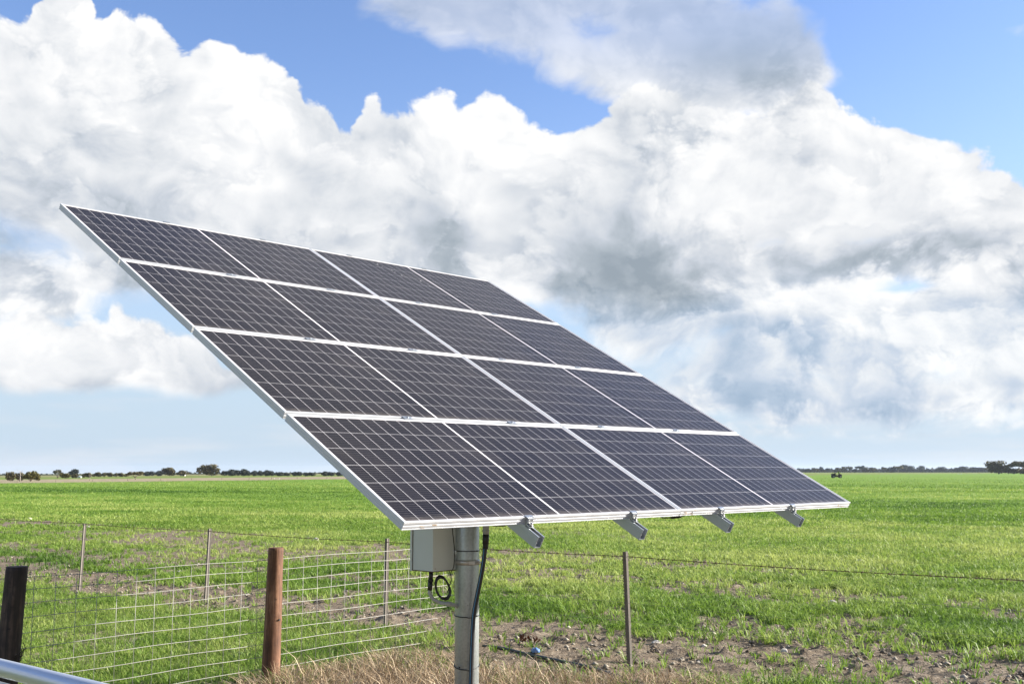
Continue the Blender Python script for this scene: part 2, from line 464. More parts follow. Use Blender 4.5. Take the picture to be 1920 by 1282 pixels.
    C = t.mix(al, C, t.mix(br, rampK(L, STW), rampK(L, STR)))
    def cv2(pts): return t.curve(t.m('ADD', uw, .5), [(UV(*p)[0] + .5, UV(*p)[1]) for p in pts])
    def cumulus(C, top, bot, et, eb, nt, nb, soft):
        dt = add(t.m('SUBTRACT', top, vw), t.m('MULTIPLY', sn0, nt)); db = add(t.m('SUBTRACT', vw, bot), t.m('MULTIPLY', sw, nb))
        al = t.m('MULTIPLY', t.ss(dt, 0, et), t.ss(db, -eb, eb))
        rim = t.ss(dt, 0, .030, 1, 0)
        L = add(t.m('MULTIPLY_ADD', SH, 1.08, -.125), t.m('MULTIPLY', tex, 1.0), t.m('MULTIPLY', rim, .07), -.07)
        return t.mix(al, C, rampK(L, STW))
    topL = cv2([(-200, 560), (0, 592), (30, 575), (70, 572), (110, 585), (160, 582), (200, 592), (215, 565), (260, 585), (300, 612), (345, 622), (390, 640), (430, 668), (500, 700), (560, 730), (620, 760), (800, 800)])
    botL = cv2([(-200, 720), (0, 725), (200, 730), (350, 736), (470, 728), (560, 735), (620, 770), (800, 810)])
    C = cumulus(C, topL, botL, .008, .008, .045, .015, 0)
    topA = cv2([(-300, -20), (-60, 5), (0, 32), (40, 28), (62, -15), (130, -40), (165, 20), (185, 48), (205, 22), (250, 40), (290, 38), (335, 66), (352, 92), (392, 72), (430, 88), (462, 112), (500, 108), (545, 128), (565, 178), (606, 200), (650, 232),
              (690, 182), (725, 208), (765, 206), (795, 190), (812, 172), (850, 176), (870, 195), (920, 176), (965, 195), (1010, 215), (1050, 235), (1090, 228), (1125, 205), (1150, 175), (1200, 150), (1270, 158), (1330, 200), (1400, 215), (1460, 190), (1500, 165),
              (1530, 165), (1570, 190), (1630, 212), (1690, 228), (1740, 236), (1800, 262), (1860, 296), (1925, 330), (2050, 380), (2250, 360)])
    botA = cv2([(-300, 380), (0, 425), (60, 452), (130, 480), (190, 520), (260, 545), (330, 560), (420, 560), (600, 600), (860, 570), (940, 530), (1010, 552), (1090, 572), (1180, 580), (1290, 566), (1350, 535), (1430, 505), (1560, 505), (1660, 492), (1790, 500), (1860, 525), (1930, 530), (2200, 500)])
    C = cumulus(C, topA, botA, .008, .022, .060, .06, 0)
    # overhead and behind: scattered cumulus so the light stays like a half-cloudy day
    far = t.m('MULTIPLY', t.ss(v, .60, .95), t.ss(add(t.noise(V0, 2.4, 6, .55), 0), .47, .60))
    C = t.mix(t.m('MULTIPLY', far, .8), C, tuple(K * x for x in (.82, .85, .89)))
    # below the horizon: dull earth tone
    C = t.mix(t.ss(v, -.03, -.005, 1, 0), C, tuple(K * x for x in (.25, .28, .2)))
    t.l.new(C, bg.inputs['Color'])
SKYMUL = (.66, .71, .89)
EMB = 1.1
build_world()
scene.world.cycles.sampling_method = 'NONE'

# sun
sl = bpy.data.lights.new('sun', 'SUN'); sl.energy = 5.0; sl.angle = R(.53); sl.color = (1.0, .93, .83)
so = bpy.data.objects.new('sun', sl); col.objects.link(so)
sd = Vector((math.sin(R(SUN_AZ)) * math.cos(R(SUN_EL)), math.cos(R(SUN_AZ)) * math.cos(R(SUN_EL)), math.sin(R(SUN_EL))))
so.rotation_euler = sd.to_track_quat('Z', 'Y').to_euler(); so.location = (30, 0, 30)

# camera
cd = bpy.data.cameras.new('camera'); cam = bpy.data.objects.new('camera', cd); col.objects.link(cam)
cd.sensor_width = 36; cd.lens = 36 * FPX / 1920; cd.clip_end = 20000; cd.clip_start = .05
cam.location = (0, 0, CH); cam.rotation_euler = (R(90) + PITCH, 0, 0); scene.camera = cam

# ------------------------------------------------------------------ ground sheet
def axis(lo, hi, step, far, grow=1.12):
    a = list(np.arange(lo, hi + 1e-6, step)); s = step; x = a[-1]
    while x < far: s *= grow; x += s; a.append(x)
    s = step; x = a[0]; pre = []
    while x > -far: s *= grow; x -= s; pre.append(x)
    return np.array(pre[::-1] + a)
def build_ground():
    xs = axis(-6.5, 7, .045, 7000); ys = axis(7.8, 17, .045, 7000)
    Xg, Yg = np.meshgrid(xs, ys); x = Xg.ravel(); y = Yg.ravel()
    near = np.exp(-(np.maximum(0, np.hypot(x, y - 10) - 14) / 12) ** 2)
    bare = 1 - np.clip(crop_density(x, y) + lawn_density(x, y), 0, 1)
    z = terr(x, y) + near * ((fbm(x, y, 5, 4, 71, .62) - .5) * .055 * (.35 + bare) + (fbm(x, y, .5, 3, 77) - .5) * .05)
    z += near * bare * np.maximum(0, fbm(x, y, 9, 2, 79) - .66) * .18
    ny, nx = Xg.shape
    i = np.arange(ny * nx).reshape(ny, nx)
    F = np.stack([i[:-1, :-1], i[:-1, 1:], i[1:, 1:], i[1:, :-1]], -1).reshape(-1, 4)
    green = np.where(qline(x, y) < 0, np.maximum(crop_density(x, y), lawn_density(x, y)), 0)
    me = np_mesh('ground', np.stack([x, y, z], 1), F4=F, attrs={'green': green, 'zq': np.clip(qline(x, y), -5000, 5000), 'dist': np.hypot(x, y)}, smooth=True)
    m, t, b = mat('paddock_soil')
    P = t.new('ShaderNodeNewGeometry').outputs['Position']
    A = lambda n: t.new('ShaderNodeAttribute', attribute_name=n).outputs['Fac']
    gr, dist = A('green'), A('dist')
    px, py, pz = t.xyz(P)
    q = t.m('ADD', t.m('MULTIPLY', t.m('SUBTRACT', px, B0.x), BN.x), t.m('MULTIPLY', t.m('SUBTRACT', py, B0.y), BN.y))
    q = t.m('ADD', q, t.m('MULTIPLY', t.m('SUBTRACT', t.noise(P, .05, 3, .6), .5), 12))
    n1 = t.noise(P, 2.2, 6, .65); n2 = t.noise(P, 22, 5, .7); n3 = t.noise(P, 90, 3, .6)
    soil = t.ramp(t.m('ADD', t.m('MULTIPLY', n1, .45), t.m('MULTIPLY', n2, .55)), [(.32, (.085, .064, .044)), (.5, (.195, .155, .110)), (.68, (.325, .275, .208))])
    vo = t.new('ShaderNodeTexVoronoi'); vo.inputs['Scale'].default_value = 38; t.l.new(P, vo.inputs['Vector'])
    lit = t.m('MULTIPLY', t.ss(vo.outputs['Distance'], .10, .22, 1, 0), t.ss(n1, .42, .6))
    soil = t.mix(t.m('MULTIPLY', lit, .7), soil, (.50, .42, .31))
    crumbs = t.ss(n3, .62, .72); soil = t.mix(t.m('MULTIPLY', crumbs, .6), soil, (.10, .075, .055))
    # crop canopy as seen from far off
    sx = t.new('ShaderNodeCombineXYZ')
    s_ = t.m('ADD', t.m('MULTIPLY', px, .643), t.m('MULTIPLY', py, .766)); t_ = t.m('SUBTRACT', t.m('MULTIPLY', px, .766), t.m('MULTIPLY', py, .643))
    t.put(sx.inputs[0], t.m('MULTIPLY', s_, 1.0)); t.put(sx.inputs[1], t.m('MULTIPLY', t_, .25))
    c1 = t.noise(P, .35, 6, .65); c2 = t.noise(sx.outputs[0], .12, 4, .6); c3 = t.noise(P, 3.0, 5, .7)
    cv_ = t.m('ADD', t.m('ADD', t.m('MULTIPLY', c1, .35), t.m('MULTIPLY', c2, .35)), t.m('MULTIPLY', c3, .3))
    crop = t.ramp(cv_, [(.36, (.085, .165, .018)), (.5, (.145, .25, .030)), (.64, (.215, .32, .060))])
    gsel = t.m('MULTIPLY', t.ss(t.m('ADD', gr, t.m('MULTIPLY', t.m('SUBTRACT', n2, .5), .5)), .35, .75), t.ss(dist, 8, 60, .45, 1))
    near = t.mix(gsel, soil, crop)
    stub = t.ramp(t.noise(P, .6, 5, .7), [(.35, (.22, .19, .10)), (.6, (.36, .30, .20)), (.75, (.52, .46, .36))])
    strip = t.ramp(t.noise(P, .15, 4, .6), [(.35, (.11, .18, .03)), (.65, (.20, .24, .055))])
    pad = t.ramp(t.noise(P, .04, 4, .6), [(.35, (.15, .17, .055)), (.65, (.25, .235, .10))])
    stub = t.mix(t.ss(px, -20, 30), stub, (.17, .21, .045))
    C = t.mix(t.ss(q, -2, 2), near, stub)
    C = t.mix(t.ss(q, Q1 - 5, Q1 + 5), C, strip)
    C = t.mix(t.ss(q, Q2 - 15, Q2 + 15), C, pad)
    t.l.new(C, b.inputs['Base Color']); b.inputs['Roughness'].default_value = .95; b.inputs['Specular IOR Level'].default_value = .1
    bp = t.new('ShaderNodeBump'); bp.inputs['Distance'].default_value = .07; bp.inputs['Strength'].default_value = .9
    t.l.new(t.m('ADD', t.m('MULTIPLY', n2, .4), t.m('ADD', t.m('MULTIPLY', n3, .12), t.m('MULTIPLY', c3, 1.2))), bp.inputs['Height'])
    t.l.new(bp.outputs[0], b.inputs['Normal'])
    o = link('ground', me, m); tag(o, 'flat paddock of bare brown soil and green crop reaching to the horizon', 'ground', kind='structure')
build_ground()

def gz(x, y):
    near = np.exp(-(np.maximum(0, np.hypot(x, y - 10) - 14) / 12) ** 2)
    return terr(x, y) + near * (fbm(x, y, .5, 3, 77) - .5) * .05

# ------------------------------------------------------------------ blades
def blades(name, x, y, h, w, lean, az, var, mat_, z0=None, curl=1.0, label='', cat=''):
    n = len(x)
    z0 = gz(x, y) - .01 if z0 is None else z0
    dx, dy = np.cos(az), np.sin(az)
    sx, sy = -dy, dx
    tw = rng.normal(0, .7, n); cx = sx * np.cos(tw) - sy * np.sin(tw) * 0 + 0 * dx; 
    sx2 = sx * np.cos(tw) + dx * np.sin(tw); sy2 = sy * np.cos(tw) + dy * np.sin(tw)
    V = np.zeros((n, 5, 3), np.float32)
    l1, l2 = lean * .35, lean
    base = np.stack([x, y, z0], 1)
    up1, up2 = h * .58, h * (1 - .35 * np.clip(lean / (h + 1e-6), 0, 1.5) * curl)
    mid = base + np.stack([dx * l1, dy * l1, up1], 1); tip = base + np.stack([dx * l2, dy * l2, np.maximum(up2, .01)], 1)
    sv = np.stack([sx2, sy2, np.zeros(n)], 1) * (w / 2)[:, None]
    V[:, 0] = base - sv * .8; V[:, 1] = base + sv * .8; V[:, 2] = mid + sv; V[:, 3] = mid - sv; V[:, 4] = tip
    i = np.arange(n)[:, None] * 5
    F4 = i + np.array([[0, 1, 2, 3]]); F3 = i + np.array([[3, 2, 4]])
    vv = np.repeat(var, 5)
    me = np_mesh(name, V.reshape(-1, 3), F3=F3, F4=F4, attrs={'var': np.clip(vv, 0, 1)})
    o = link(name, me, mat_); tag(o, label, cat, kind='stuff'); return o

def sample(n, y0, y1, power, margin=.55):
    """random ground points inside a wide wedge ahead; power sets how they thin with distance"""
    r = rng.random(n)
    if power == 1: y = y0 * (y1 / y0) ** r
    else:
        k = 1 - power; y = (y0 ** k + r * (y1 ** k - y0 ** k)) ** (1 / k)
    x = (rng.random(n) * 2 - 1) * (margin * y + 2.2)
    return x, y

def tufts(x, y, k, spread):
    n = len(x); x = np.repeat(x, k); y = np.repeat(y, k)
    a = rng.random(len(x)) * 2 * PI; r = rng.random(len(x)) * spread
    return x + np.cos(a) * r, y + np.sin(a) * r, a

def streak(x, y):
    s = sline(x, y); t = tline(x, y)
    a = fbm(s * 1.0, t * .12, .16, 3, 131); b = fbm(s, t * .06, .045, 3, 137)
    return (a - .5) * .55 + (b - .5) * .8
def build_grass():
    # near crop, real blade sizes
    X = []; 
    def crop(n, y0, y1, k, hs, ws, power, fmul=1.0):
        x, y = sample(n, y0, y1, power)
        d = crop_density(x, y) * fmul
        d = np.where(qline(x, y) < -1, d, 0)
        d = d + .035 * (sline(x, y) > -.5) * (sline(x, y) < 14)
        m = rng.random(len(x)) < d; x, y = x[m], y[m]
        loc = fbm(x, y, .9, 3, 91); tone = fbm(x, y, .35, 3, 95)
        N = len(x); hb = (.6 + .7 * loc) * (.75 + .5 * rng.random(N))
        tv = (tone - .5) * .8 + (loc - .5) * .5 + rng.normal(0, .09, N) + .48 + .14 * (1 - sstep(14, 30, y)) + streak(x, y)  # nearer tufts coloured lighter to make up for their shaded sides
        x2, y2, a = tufts(x, y, k, .012 * ws + .01)
        hb = np.repeat(hb, k) * hs * (.6 + .6 * rng.random(N * k)); tv = np.repeat(tv, k) + rng.normal(0, .07, N * k)
        lean = hb * (.35 + 1.0 * rng.random(N * k))
        w = (.0050 + .0045 * rng.random(N * k)) * ws
        X.append((x2, y2, hb, w, lean, a, tv))
    crop(60000, 8.3, 17, 8, .125, 1.2, 1.0)
    crop(80000, 16, 34, 5, .115, 1.6, 1.6)
    crop(80000, 32, 90, 4, .115, 3.0, 2.0)
    crop(50000, 85, 330, 3, .12, 8, 2.0, .9)
    cat_ = [np.concatenate(c) for c in zip(*X)]
    blades('crop_grass', *cat_[:5], cat_[5], cat_[6], M['crop'], label='young bright green cereal crop in tufts across the paddock', cat='crop')
    # lawn by the mesh fence
    x, y = sample(115000, 7.0, 18, .5); d = lawn_density(x, y); m = (rng.random(len(x)) < d * .9); x, y = x[m], y[m]
    tone = fbm(x, y, 1.1, 3, 101); k = 5; N = len(x)
    x2, y2, a = tufts(x, y, k, .03)
    hb = np.repeat(.6 + .8 * fbm(x, y, 2.0, 3, 103), k) * .075 * (.5 + .9 * rng.random(N * k))
    blades('lawn_grass', x2, y2, hb, .0035 + .004 * rng.random(N * k), hb * (.3 + .9 * rng.random(N * k)), a,
           np.repeat(tone * .6 + .28, k) + rng.normal(0, .15, N * k), M['lawn'], label='short thick green grass behind the wire mesh fence', cat='grass')
    # long green clumps in the foreground
    x, y = sample(12500, 7.9, 10.6, .3); d = green_clumps(x, y); m = rng.random(len(x)) < d * .8; x, y = x[m], y[m]; k = 6; N = len(x)
    x2, y2, a = tufts(x, y, k, .03); hb = .16 * (.4 + .9 * rng.random(N * k))
    blades('grass_clumps', x2, y2, hb, .005 + .005 * rng.random(N * k), hb * (.4 + .8 * rng.random(N * k)), a,
           np.clip(.45 + rng.normal(0, .2, N * k), 0, 1), M['lawn'], label='longer green grass clumps at the lower edge among dry straw', cat='grass')
    # dry straw: lying and leaning stalks
    x, y = sample(215000, 7.6, 15, .6)
    s = sline(x, y); h = straw_heap(x, y)
    d = np.clip(h * 1.6 + .10 * np.exp(-((s + .4) / 1.6) ** 2) * (x > -1.6) + .05 * (s > -.8) * (s < 3) + .05 * (s < -1) * (x > -1.3), 0, 1)
    m = rng.random(len(x)) < d; x, y, h = x[m], y[m], h[m]; N = len(x)
    L = .05 + .10 * rng.random(N) + .30 * h * rng.random(N) ** 2
    steep = rng.random(N) ** 1.3 * (.12 + .55 * h)
    a = rng.random(N) * 2 * PI
    z0 = gz(x, y) + .005 + h * .11 * rng.random(N)
    blades('dry_straw', x, y, L * steep + .004, .0028 + .003 * rng.random(N), L * (1 - steep * .8), a, .5 + rng.normal(0, .30, N), M['straw'], z0=z0, curl=.0,
           label='pale dry straw and dead stalks heaped and scattered on the soil', cat='straw')
build_grass()

def build_clods():
    x, y = sample(80000, 7.8, 22, 1.0)
    d = 1 - np.clip(1.3 * (crop_density(x, y) + lawn_density(x, y)) + straw_heap(x, y), 0, 1)
    d = d * (.15 + .85 * sstep(.45, .62, fbm(x, y, 1.3, 4, 141)))
    m = rng.random(len(x)) < d * .5; x, y = x[m], y[m]; N = len(x)
    r_ = .006 + .030 * rng.random(N) ** 4
    O = np.array([[1, 0, 0], [0, 1, 0], [-1, 0, 0], [0, -1, 0], [0, 0, 1], [0, 0, -1]], float)
    a = rng.random(N) * 2 * PI; ca, sa = np.cos(a), np.sin(a)
    P = O[None] * (.6 + .8 * rng.random((N, 6, 1))) * r_[:, None, None]
    P[..., 2] *= .7
    X_ = P[..., 0] * ca[:, None] - P[..., 1] * sa[:, None]; Y_ = P[..., 0] * sa[:, None] + P[..., 1] * ca[:, None]
    V = np.stack([X_ + x[:, None], Y_ + y[:, None], P[..., 2] + (gz(x, y) + .006 + r_ * .2)[:, None]], -1)
    F = np.array([[0, 1, 4], [1, 2, 4], [2, 3, 4], [3, 0, 4], [1, 0, 5], [2, 1, 5], [3, 2, 5], [0, 3, 5]])
    F = (np.arange(N)[:, None, None] * 6 + F[None]).reshape(-1, 3)
    me = np_mesh('soil_clods', V.reshape(-1, 3), F3=F, attrs={'var': np.repeat(rng.random(N), 6)})
    cm = blade_mat('clod_soil', (.065, .052, .038), (.165, .138, .104), (.34, .31, .25), 0, .95)
    tag(link('soil_clods', me, cm), 'small brown clods and grit littering the bare soil', 'clods', kind='stuff')
build_clods()

# ------------------------------------------------------------------ solar array
AX = Vector((.6895, .7242, 0)).normalized()
TILT = R(29.3)
HD = Vector((AX.y, -AX.x, 0))                       # horizontal, down-slope side
AY = (HD * math.cos(TILT) - Vector((0, 0, 1)) * math.sin(TILT))     # down the slope
AN = AX.cross(-AY).normalized()                     # face normal, upwards
TL = Vector((-3.128, 7.297, 3.538))
PW, PH, GU, GV, PT = 2.097, 1.0383, .006, .0187, .0394
AH = 4 * PH + 3 * GV
def A(u_, v_, n_=0.0): return TL + AX * u_ + AY * v_ + AN * n_
CEN = A(2.1, AH / 2)
POLE = Vector((-.311, 7.60, 0))
arr = thing('solar_array', POLE, 'tilted array of eight dark solar panels on a single galvanised steel pole', 'solar array')
def L(p): return Vector(p) - POLE
ROT = Matrix((AX, -AY, AN)).transposed()            # panel axes: right, up the slope, out

def cell_mat():
    m, t, b = mat('monocrystalline_cells')
    o = t.new('ShaderNodeTexCoord').outputs['Object']; x, y, z = t.xyz(o)
    mid = t.m('GREATER_THAN', x, PW / 2)
    # half-cell columns: 12 per half, with a wider gap between halves
    W12 = .0851; M0 = .0215; MX = PW / 2 + .005
    xa = t.m('SUBTRACT', x, M0); xb = t.m('SUBTRACT', x, MX)
    xx = t.m('ADD', t.m('MULTIPLY', xa, t.m('SUBTRACT', 1.0, mid)), t.m('MULTIPLY', xb, mid))
    ix = t.m('FRACT', t.m('DIVIDE', xx, W12)); inx = t.m('MULTIPLY', t.m('GREATER_THAN', xx, 0), t.m('LESS_THAN', xx, W12 * 12 - .0012))
    H6 = .1675; Y0 = (PH - 6 * H6) / 2
    yy = t.m('SUBTRACT', y, Y0); iy = t.m('FRACT', t.m('DIVIDE', yy, H6)); iny = t.m('MULTIPLY', t.m('GREATER_THAN', yy, 0), t.m('LESS_THAN', yy, H6 * 6 - .001))
    gx, gy = .0019 / W12, .0017 / H6
    cx = t.m('MULTIPLY', t.m('GREATER_THAN', ix, gx), 1.0); cy = t.m('GREATER_THAN', iy, gy)
    cell = t.m('MULTIPLY', t.m('MULTIPLY', cx, cy), t.m('MULTIPLY', inx, iny))
    # busbars: nine fine wires a cell running across
    bb = t.m('FRACT', t.m('MULTIPLY', iy, 9)); bus = t.m('MULTIPLY', t.m('LESS_THAN', t.m('ABSOLUTE', t.m('SUBTRACT', bb, .5)), .028), cell)
    idx = t.m('FLOOR', t.m('DIVIDE', xx, W12)); idy = t.m('FLOOR', t.m('DIVIDE', yy, H6))
    cc = t.new('ShaderNodeCombineXYZ'); t.put(cc.inputs[0], idx); t.put(cc.inputs[1], idy); t.put(cc.inputs[2], mid)
    wn = t.new('ShaderNodeTexWhiteNoise'); t.l.new(cc.outputs[0], wn.inputs['Vector'])
    c = t.mix(wn.outputs['Value'], (.006, .005, .0070), (.0110, .0092, .0115))
    c = t.mix(t.m('MULTIPLY', bus, .5), c, (.28, .25, .235))
    c = t.mix(cell, (.62, .60, .60), c)
    dust = t.noise(o, 2.2, 6, .65); c = t.mix(t.m('ADD', t.ss(dust, .45, .8, .0, .05), t.m('MULTIPLY', t.ss(t.m('ADD', y, t.m('MULTIPLY', t.m('SUBTRACT', t.noise(o, 9, 5, .65), .5), .10)), .0, .07, 1, 0), .16)), c, (.42, .37, .31))
    t.l.new(c, b.inputs['Base Color'])
    b.inputs['Roughness'].default_value = .5; b.inputs['Specular IOR Level'].default_value = .06
    b.inputs['Coat Weight'].default_value = .34; b.inputs['Coat IOR'].default_value = 1.33
    t.l.new(t.m('MULTIPLY_ADD', dust, .16, .04), b.inputs['Coat Roughness'])
    return m
M['cells'] = cell_mat()

def frame_mesh():
    # cross-section (inset from the outer edge, depth) of a grooved aluminium frame
    prof = [(.0105, -.0035), (.0105, 0), (.0006, 0), (0, -.0006), (0, -.0115), (.0018, -.0125), (.0018, -.0195), (0, -.0205), (0, -.0285), (.0018, -.0295), (.0018, -.0355), (0, -.0362),
            (0, -PT), (.028, -PT), (.028, -PT + .002), (.002, -PT + .002), (.002, -.0085), (.0105, -.0085)]
    bm = bmesh.new(); rings = []
    for cx, cy, sx, sy in ((0, 0, 1, 1), (PW, 0, -1, 1), (PW, PH, -1, -1), (0, PH, 1, -1)):
        rings.append([bm.verts.new((cx + sx * a, cy + sy * a, z)) for a, z in prof])
    n = len(prof)
    for k in range(4):
        a, b_ = rings[k], rings[(k + 1) % 4]
        for i in range(n): bm.faces.new((a[i], a[(i + 1) % n], b_[(i + 1) % n], b_[i]))
    bmesh.ops.recalc_face_normals(bm, faces=bm.faces)
    me = bpy.data.meshes.new('frame'); bm.to_mesh(me); bm.free(); me.materials.append(M['alu']); return me
FM = frame_mesh()
sheet = bmesh.new()
vs = [sheet.verts.new(p) for p in ((.0095, .0095, -.004), (PW - .0095, .0095, -.004), (PW - .0095, PH - .0095, -.004), (.0095, PH - .0095, -.004),
                                   (.0095, .0095, -.0083), (PW - .0095, .0095, -.0083), (PW - .0095, PH - .0095, -.0083), (.0095, PH - .0095, -.0083))]
f0 = sheet.faces.new(vs[0:4]); f1 = sheet.faces.new((vs[7], vs[6], vs[5], vs[4])); f1.material_index = 1
SM = bpy.data.meshes.new('cell_sheet'); sheet.to_mesh(SM); sheet.free(); SM.materials.append(M['cells']); SM.materials.append(M['white'])
JM = MB(); JM.box((PW / 2, PH - .2, -.016), (.12, .06, .015), bevel=.003)
JM = JM.mesh('junction_box'); JM.materials.append(M['black'])
rows_ = ['top', 'second', 'third', 'bottom']
panel0 = None
for r in range(4):
    for c in range(2):
        p0 = A(c * (PW + GU), r * (PH + GV) + PH)     # lower left corner
        if panel0 is None:
            o = link('solar_panel', FM, None, arr)
            for nm, me in (('cell_sheet', SM), ('junction_box', JM)): link(nm, me, None, o)
            panel0 = o
        else:
            o = panel0.copy(); col.objects.link(o); o.parent = arr
            for ch in [q for q in panel0.children]:
                d = ch.copy(); col.objects.link(d); d.parent = o
        jx = rng.normal(0, .0006, 3)
        o.matrix_local = Matrix.Translation(L(p0) + AN * jx[0]) @ ROT.to_4x4()

# rails under the panels, running down the slope
RU = [.80, 1.64, 2.51, 3.37]
REND = [.140, .138, .132, .128]
def channel(w, h, tk=.003, lip=.009):
    return [(-w / 2, 0), (w / 2, 0), (w / 2, h), (w / 2 - lip, h), (w / 2 - lip, h - tk), (w / 2 - tk, h - tk), (w / 2 - tk, h * .52), (w / 2 - tk * 2.2, h * .52), (w / 2 - tk * 2.2, h * .42), (w / 2 - tk, h * .42),
            (w / 2 - tk, tk), (-w / 2 + tk, tk), (-w / 2 + tk, h * .42), (-w / 2 + tk * 2.2, h * .42), (-w / 2 + tk * 2.2, h * .52), (-w / 2 + tk, h * .52), (-w / 2 + tk, h - tk), (-w / 2 + lip, h - tk), (-w / 2 + lip, h), (-w / 2, h)]
for u_, e_ in zip(RU, REND):
    ln = AH + .10 + e_ - .02
    mb = MB(); mb.extrude(channel(.045, .062), L(A(u_, -.10, -PT - .0625)), AX, AN, AY, ln)
    # groove lines pressed in the flanks
    for sgn in (-1, 1):
        mb.box(L(A(u_ + sgn * .0232, -.10 + ln / 2, -PT - .022)), (.0016, ln - .004, .004), rot=ROT)
    rail = mb.build('rail', M['rail'], arr)
    # end clamp and bolt at the bottom edge, a small one at the top edge, mid clamps in the gaps
    for vv, sg in ((AH + .014, 1), (-.014, -1)):
        c = MB(); c.box(L(A(u_, vv, -.018)), (.036, .014, .038), rot=ROT, bevel=.002); c.box(L(A(u_, vv - sg * .013, .003)), (.05, .020, .004), rot=ROT)
        c.box(L(A(u_, vv + sg * .016, -.034)), (.034, .024, .005), rot=ROT)
        cl = c.build('end_clamp', M['rail'], rail)
        b_ = MB(); b_.tube([L(A(u_, vv + sg * .018, -.032)), L(A(u_, vv + sg * .018, -.012))], .0062, 6); b_.tube([L(A(u_, vv + sg * .018, -.03)), L(A(u_, vv + sg * .018, -.022))], .011, 6)
        b_.build('bolt', M['bolt'], rail)
    for r in range(3):
        vv = (r + 1) * PH + (r + .5) * GV
        c = MB(); c.box(L(A(u_, vv, .0022)), (.06, .034, .0035), rot=ROT); c.box(L(A(u_, vv, -.02)), (.058, .012, .036), rot=ROT)
        c.tube([L(A(u_, vv, .003)), L(A(u_, vv, .010))], .0065, 6)
        c.build('mid_clamp', M['rail'], rail)
# torque tubes and head under the rails
mb = MB()
for vv in (AH / 2 - .95, AH / 2 + .95):
    mb.box(L(A(2.1, vv, -PT - .0625 - .05)), (3.0, .08, .098), rot=ROT, bevel=.004)
mb.build('cross_beam', M['steel'], arr)
mb = MB(); mb.box(L(A(2.1, AH / 2, -PT - .0625 - .15)), (.16, 2.1, .098), rot=ROT, bevel=.004)
mb.box(L(A(2.1, AH / 2, -PT - .0625 - .24)), (.30, .30, .07), rot=ROT, bevel=.004)
mb.build('head_frame', M['steel'], arr)
# pole
PR = .0835
mb = MB(); mb.tube([(0, 0, -.3), (0, 0, 1.0), (0, 0, 2.22)], PR, 48); mb.build('pole', M['steel'], arr)
mb = MB(); mb.tube([(0, 0, 2.05), (0, 0, 2.21)], PR + .014, 40); mb.build('pole_collar', M['steel'], arr)

# viewing direction helper around the pole: unit vectors in camera terms
def pp(px, py, depth): # a point on the sight line at a given depth, local to the array
    d = ray(px, py); d = d / d.y * depth; return L(d + Vector((0, 0, CH)))
# control box bolted to the pole, its corner towards the viewer
bx0 = pp(811.5, 1072, 7.42); bx0w = bx0
topz = 1.62
hb = topz - bx0.z
mb = MB()
Xd = AX.copy(); Yd = -HD                       # right face runs along AX, left face runs away to the left
wx, wy = .245, .205
cb = bx0 + Xd * wx / 2 + Yd * wy / 2; cb.z = bx0.z + hb / 2
RB = Matrix((Xd, Yd, Vector((0, 0, 1)))).transposed()
mb.box(cb, (wx, wy, hb), rot=RB, bevel=.004); box = mb.build('control_box', M['box'], arr)
mb = MB(); c2 = bx0 + Xd * wx / 2 + Yd * (wy + .013); c2.z = bx0.z + hb / 2
mb.box(c2, (wx + .016, .020, hb + .012), rot=RB, bevel=.004); mb.build('lid', M['box'], box)
mb = MB(); c2 = bx0 + Xd * wx / 2 + Yd * (wy + .0015); c2.z = bx0.z + hb / 2; mb.box(c2, (wx + .003, .004, hb + .002), rot=RB); mb.build('lid_gasket', M['black'], box)
for dz in (.12, .36):
    mb = MB(); mb.box(Vector((-.075, -.02, bx0.z + dz)), (.09, .05, .03)); mb.build('bracket', M['steel'], arr)
# rust line along the lower rim
mb = MB(); c2 = bx0 + Xd * wx / 2 + Yd * wy / 2; c2.z = bx0.z + .001; mb.box(c2, (wx + .002, wy + .002, .006), rot=RB); mb.build('rusty_rim', M['rust'], box)
# bracket between box and pole, band clamp
mb = MB(); bz = pp(868, 1055, 7.5).z
mb.tube([(0, 0, bz - .017), (0, 0, bz + .017)], PR + .004, 40)
mb.box((PR * .35, -PR * .93, bz), (.06, .016, .026), bevel=.003); mb.box((PR * .86, -PR * .5, bz), (.03, .05, .022), bevel=.003)
mb.tube([(PR * .70, -PR * .95, bz), (PR * 1.25, -PR * .55, bz)], .006, 8)
mb.build('band_clamp', M['bolt'], arr)
# conduit under the box
z0 = bx0.z
def arc(pts, n=8):
    out = []
    P_ = [Vector(p) for p in pts]; P_ = [2 * P_[0] - P_[1]] + P_ + [2 * P_[-1] - P_[-2]]
    for i in range(1, len(P_) - 2):
        for k in range(n):
            s_ = k / n; a, b_, c_, d_ = P_[i - 1], P_[i], P_[i + 1], P_[i + 2]
            out.append(.5 * ((2 * b_) + (c_ - a) * s_ + (2 * a - 5 * b_ + 4 * c_ - d_) * s_ ** 2 + (3 * b_ - a - 3 * c_ + d_) * s_ ** 3))
    out.append(P_[-2]); return out
D1 = 7.50
mb = MB(); mb.tube([pp(808, 1070, D1), pp(808, 1088, D1)], .0145, 12); mb.tube([pp(808, 1084, D1), pp(807, 1090, D1)], .018, 12); mb.tube([pp(807, 1090, D1), pp(806, 1106, D1)], .0165, 12)
mb.build('cable_gland', M['black'], arr)
mb = MB(); mb.tube(arc([pp(806, 1104, D1), pp(806, 1112, D1), pp(812, 1122, D1), pp(825, 1129, D1), pp(838, 1131, D1 - .02), pp(850, 1133, D1 + .02), pp(860, 1136, D1 + .06)], 5), .0125, 12)
mb.tube([pp(837, 1131, D1), pp(847, 1132.5, D1)], .0155, 12)
mb.build('conduit', M['gconduit'], arr)
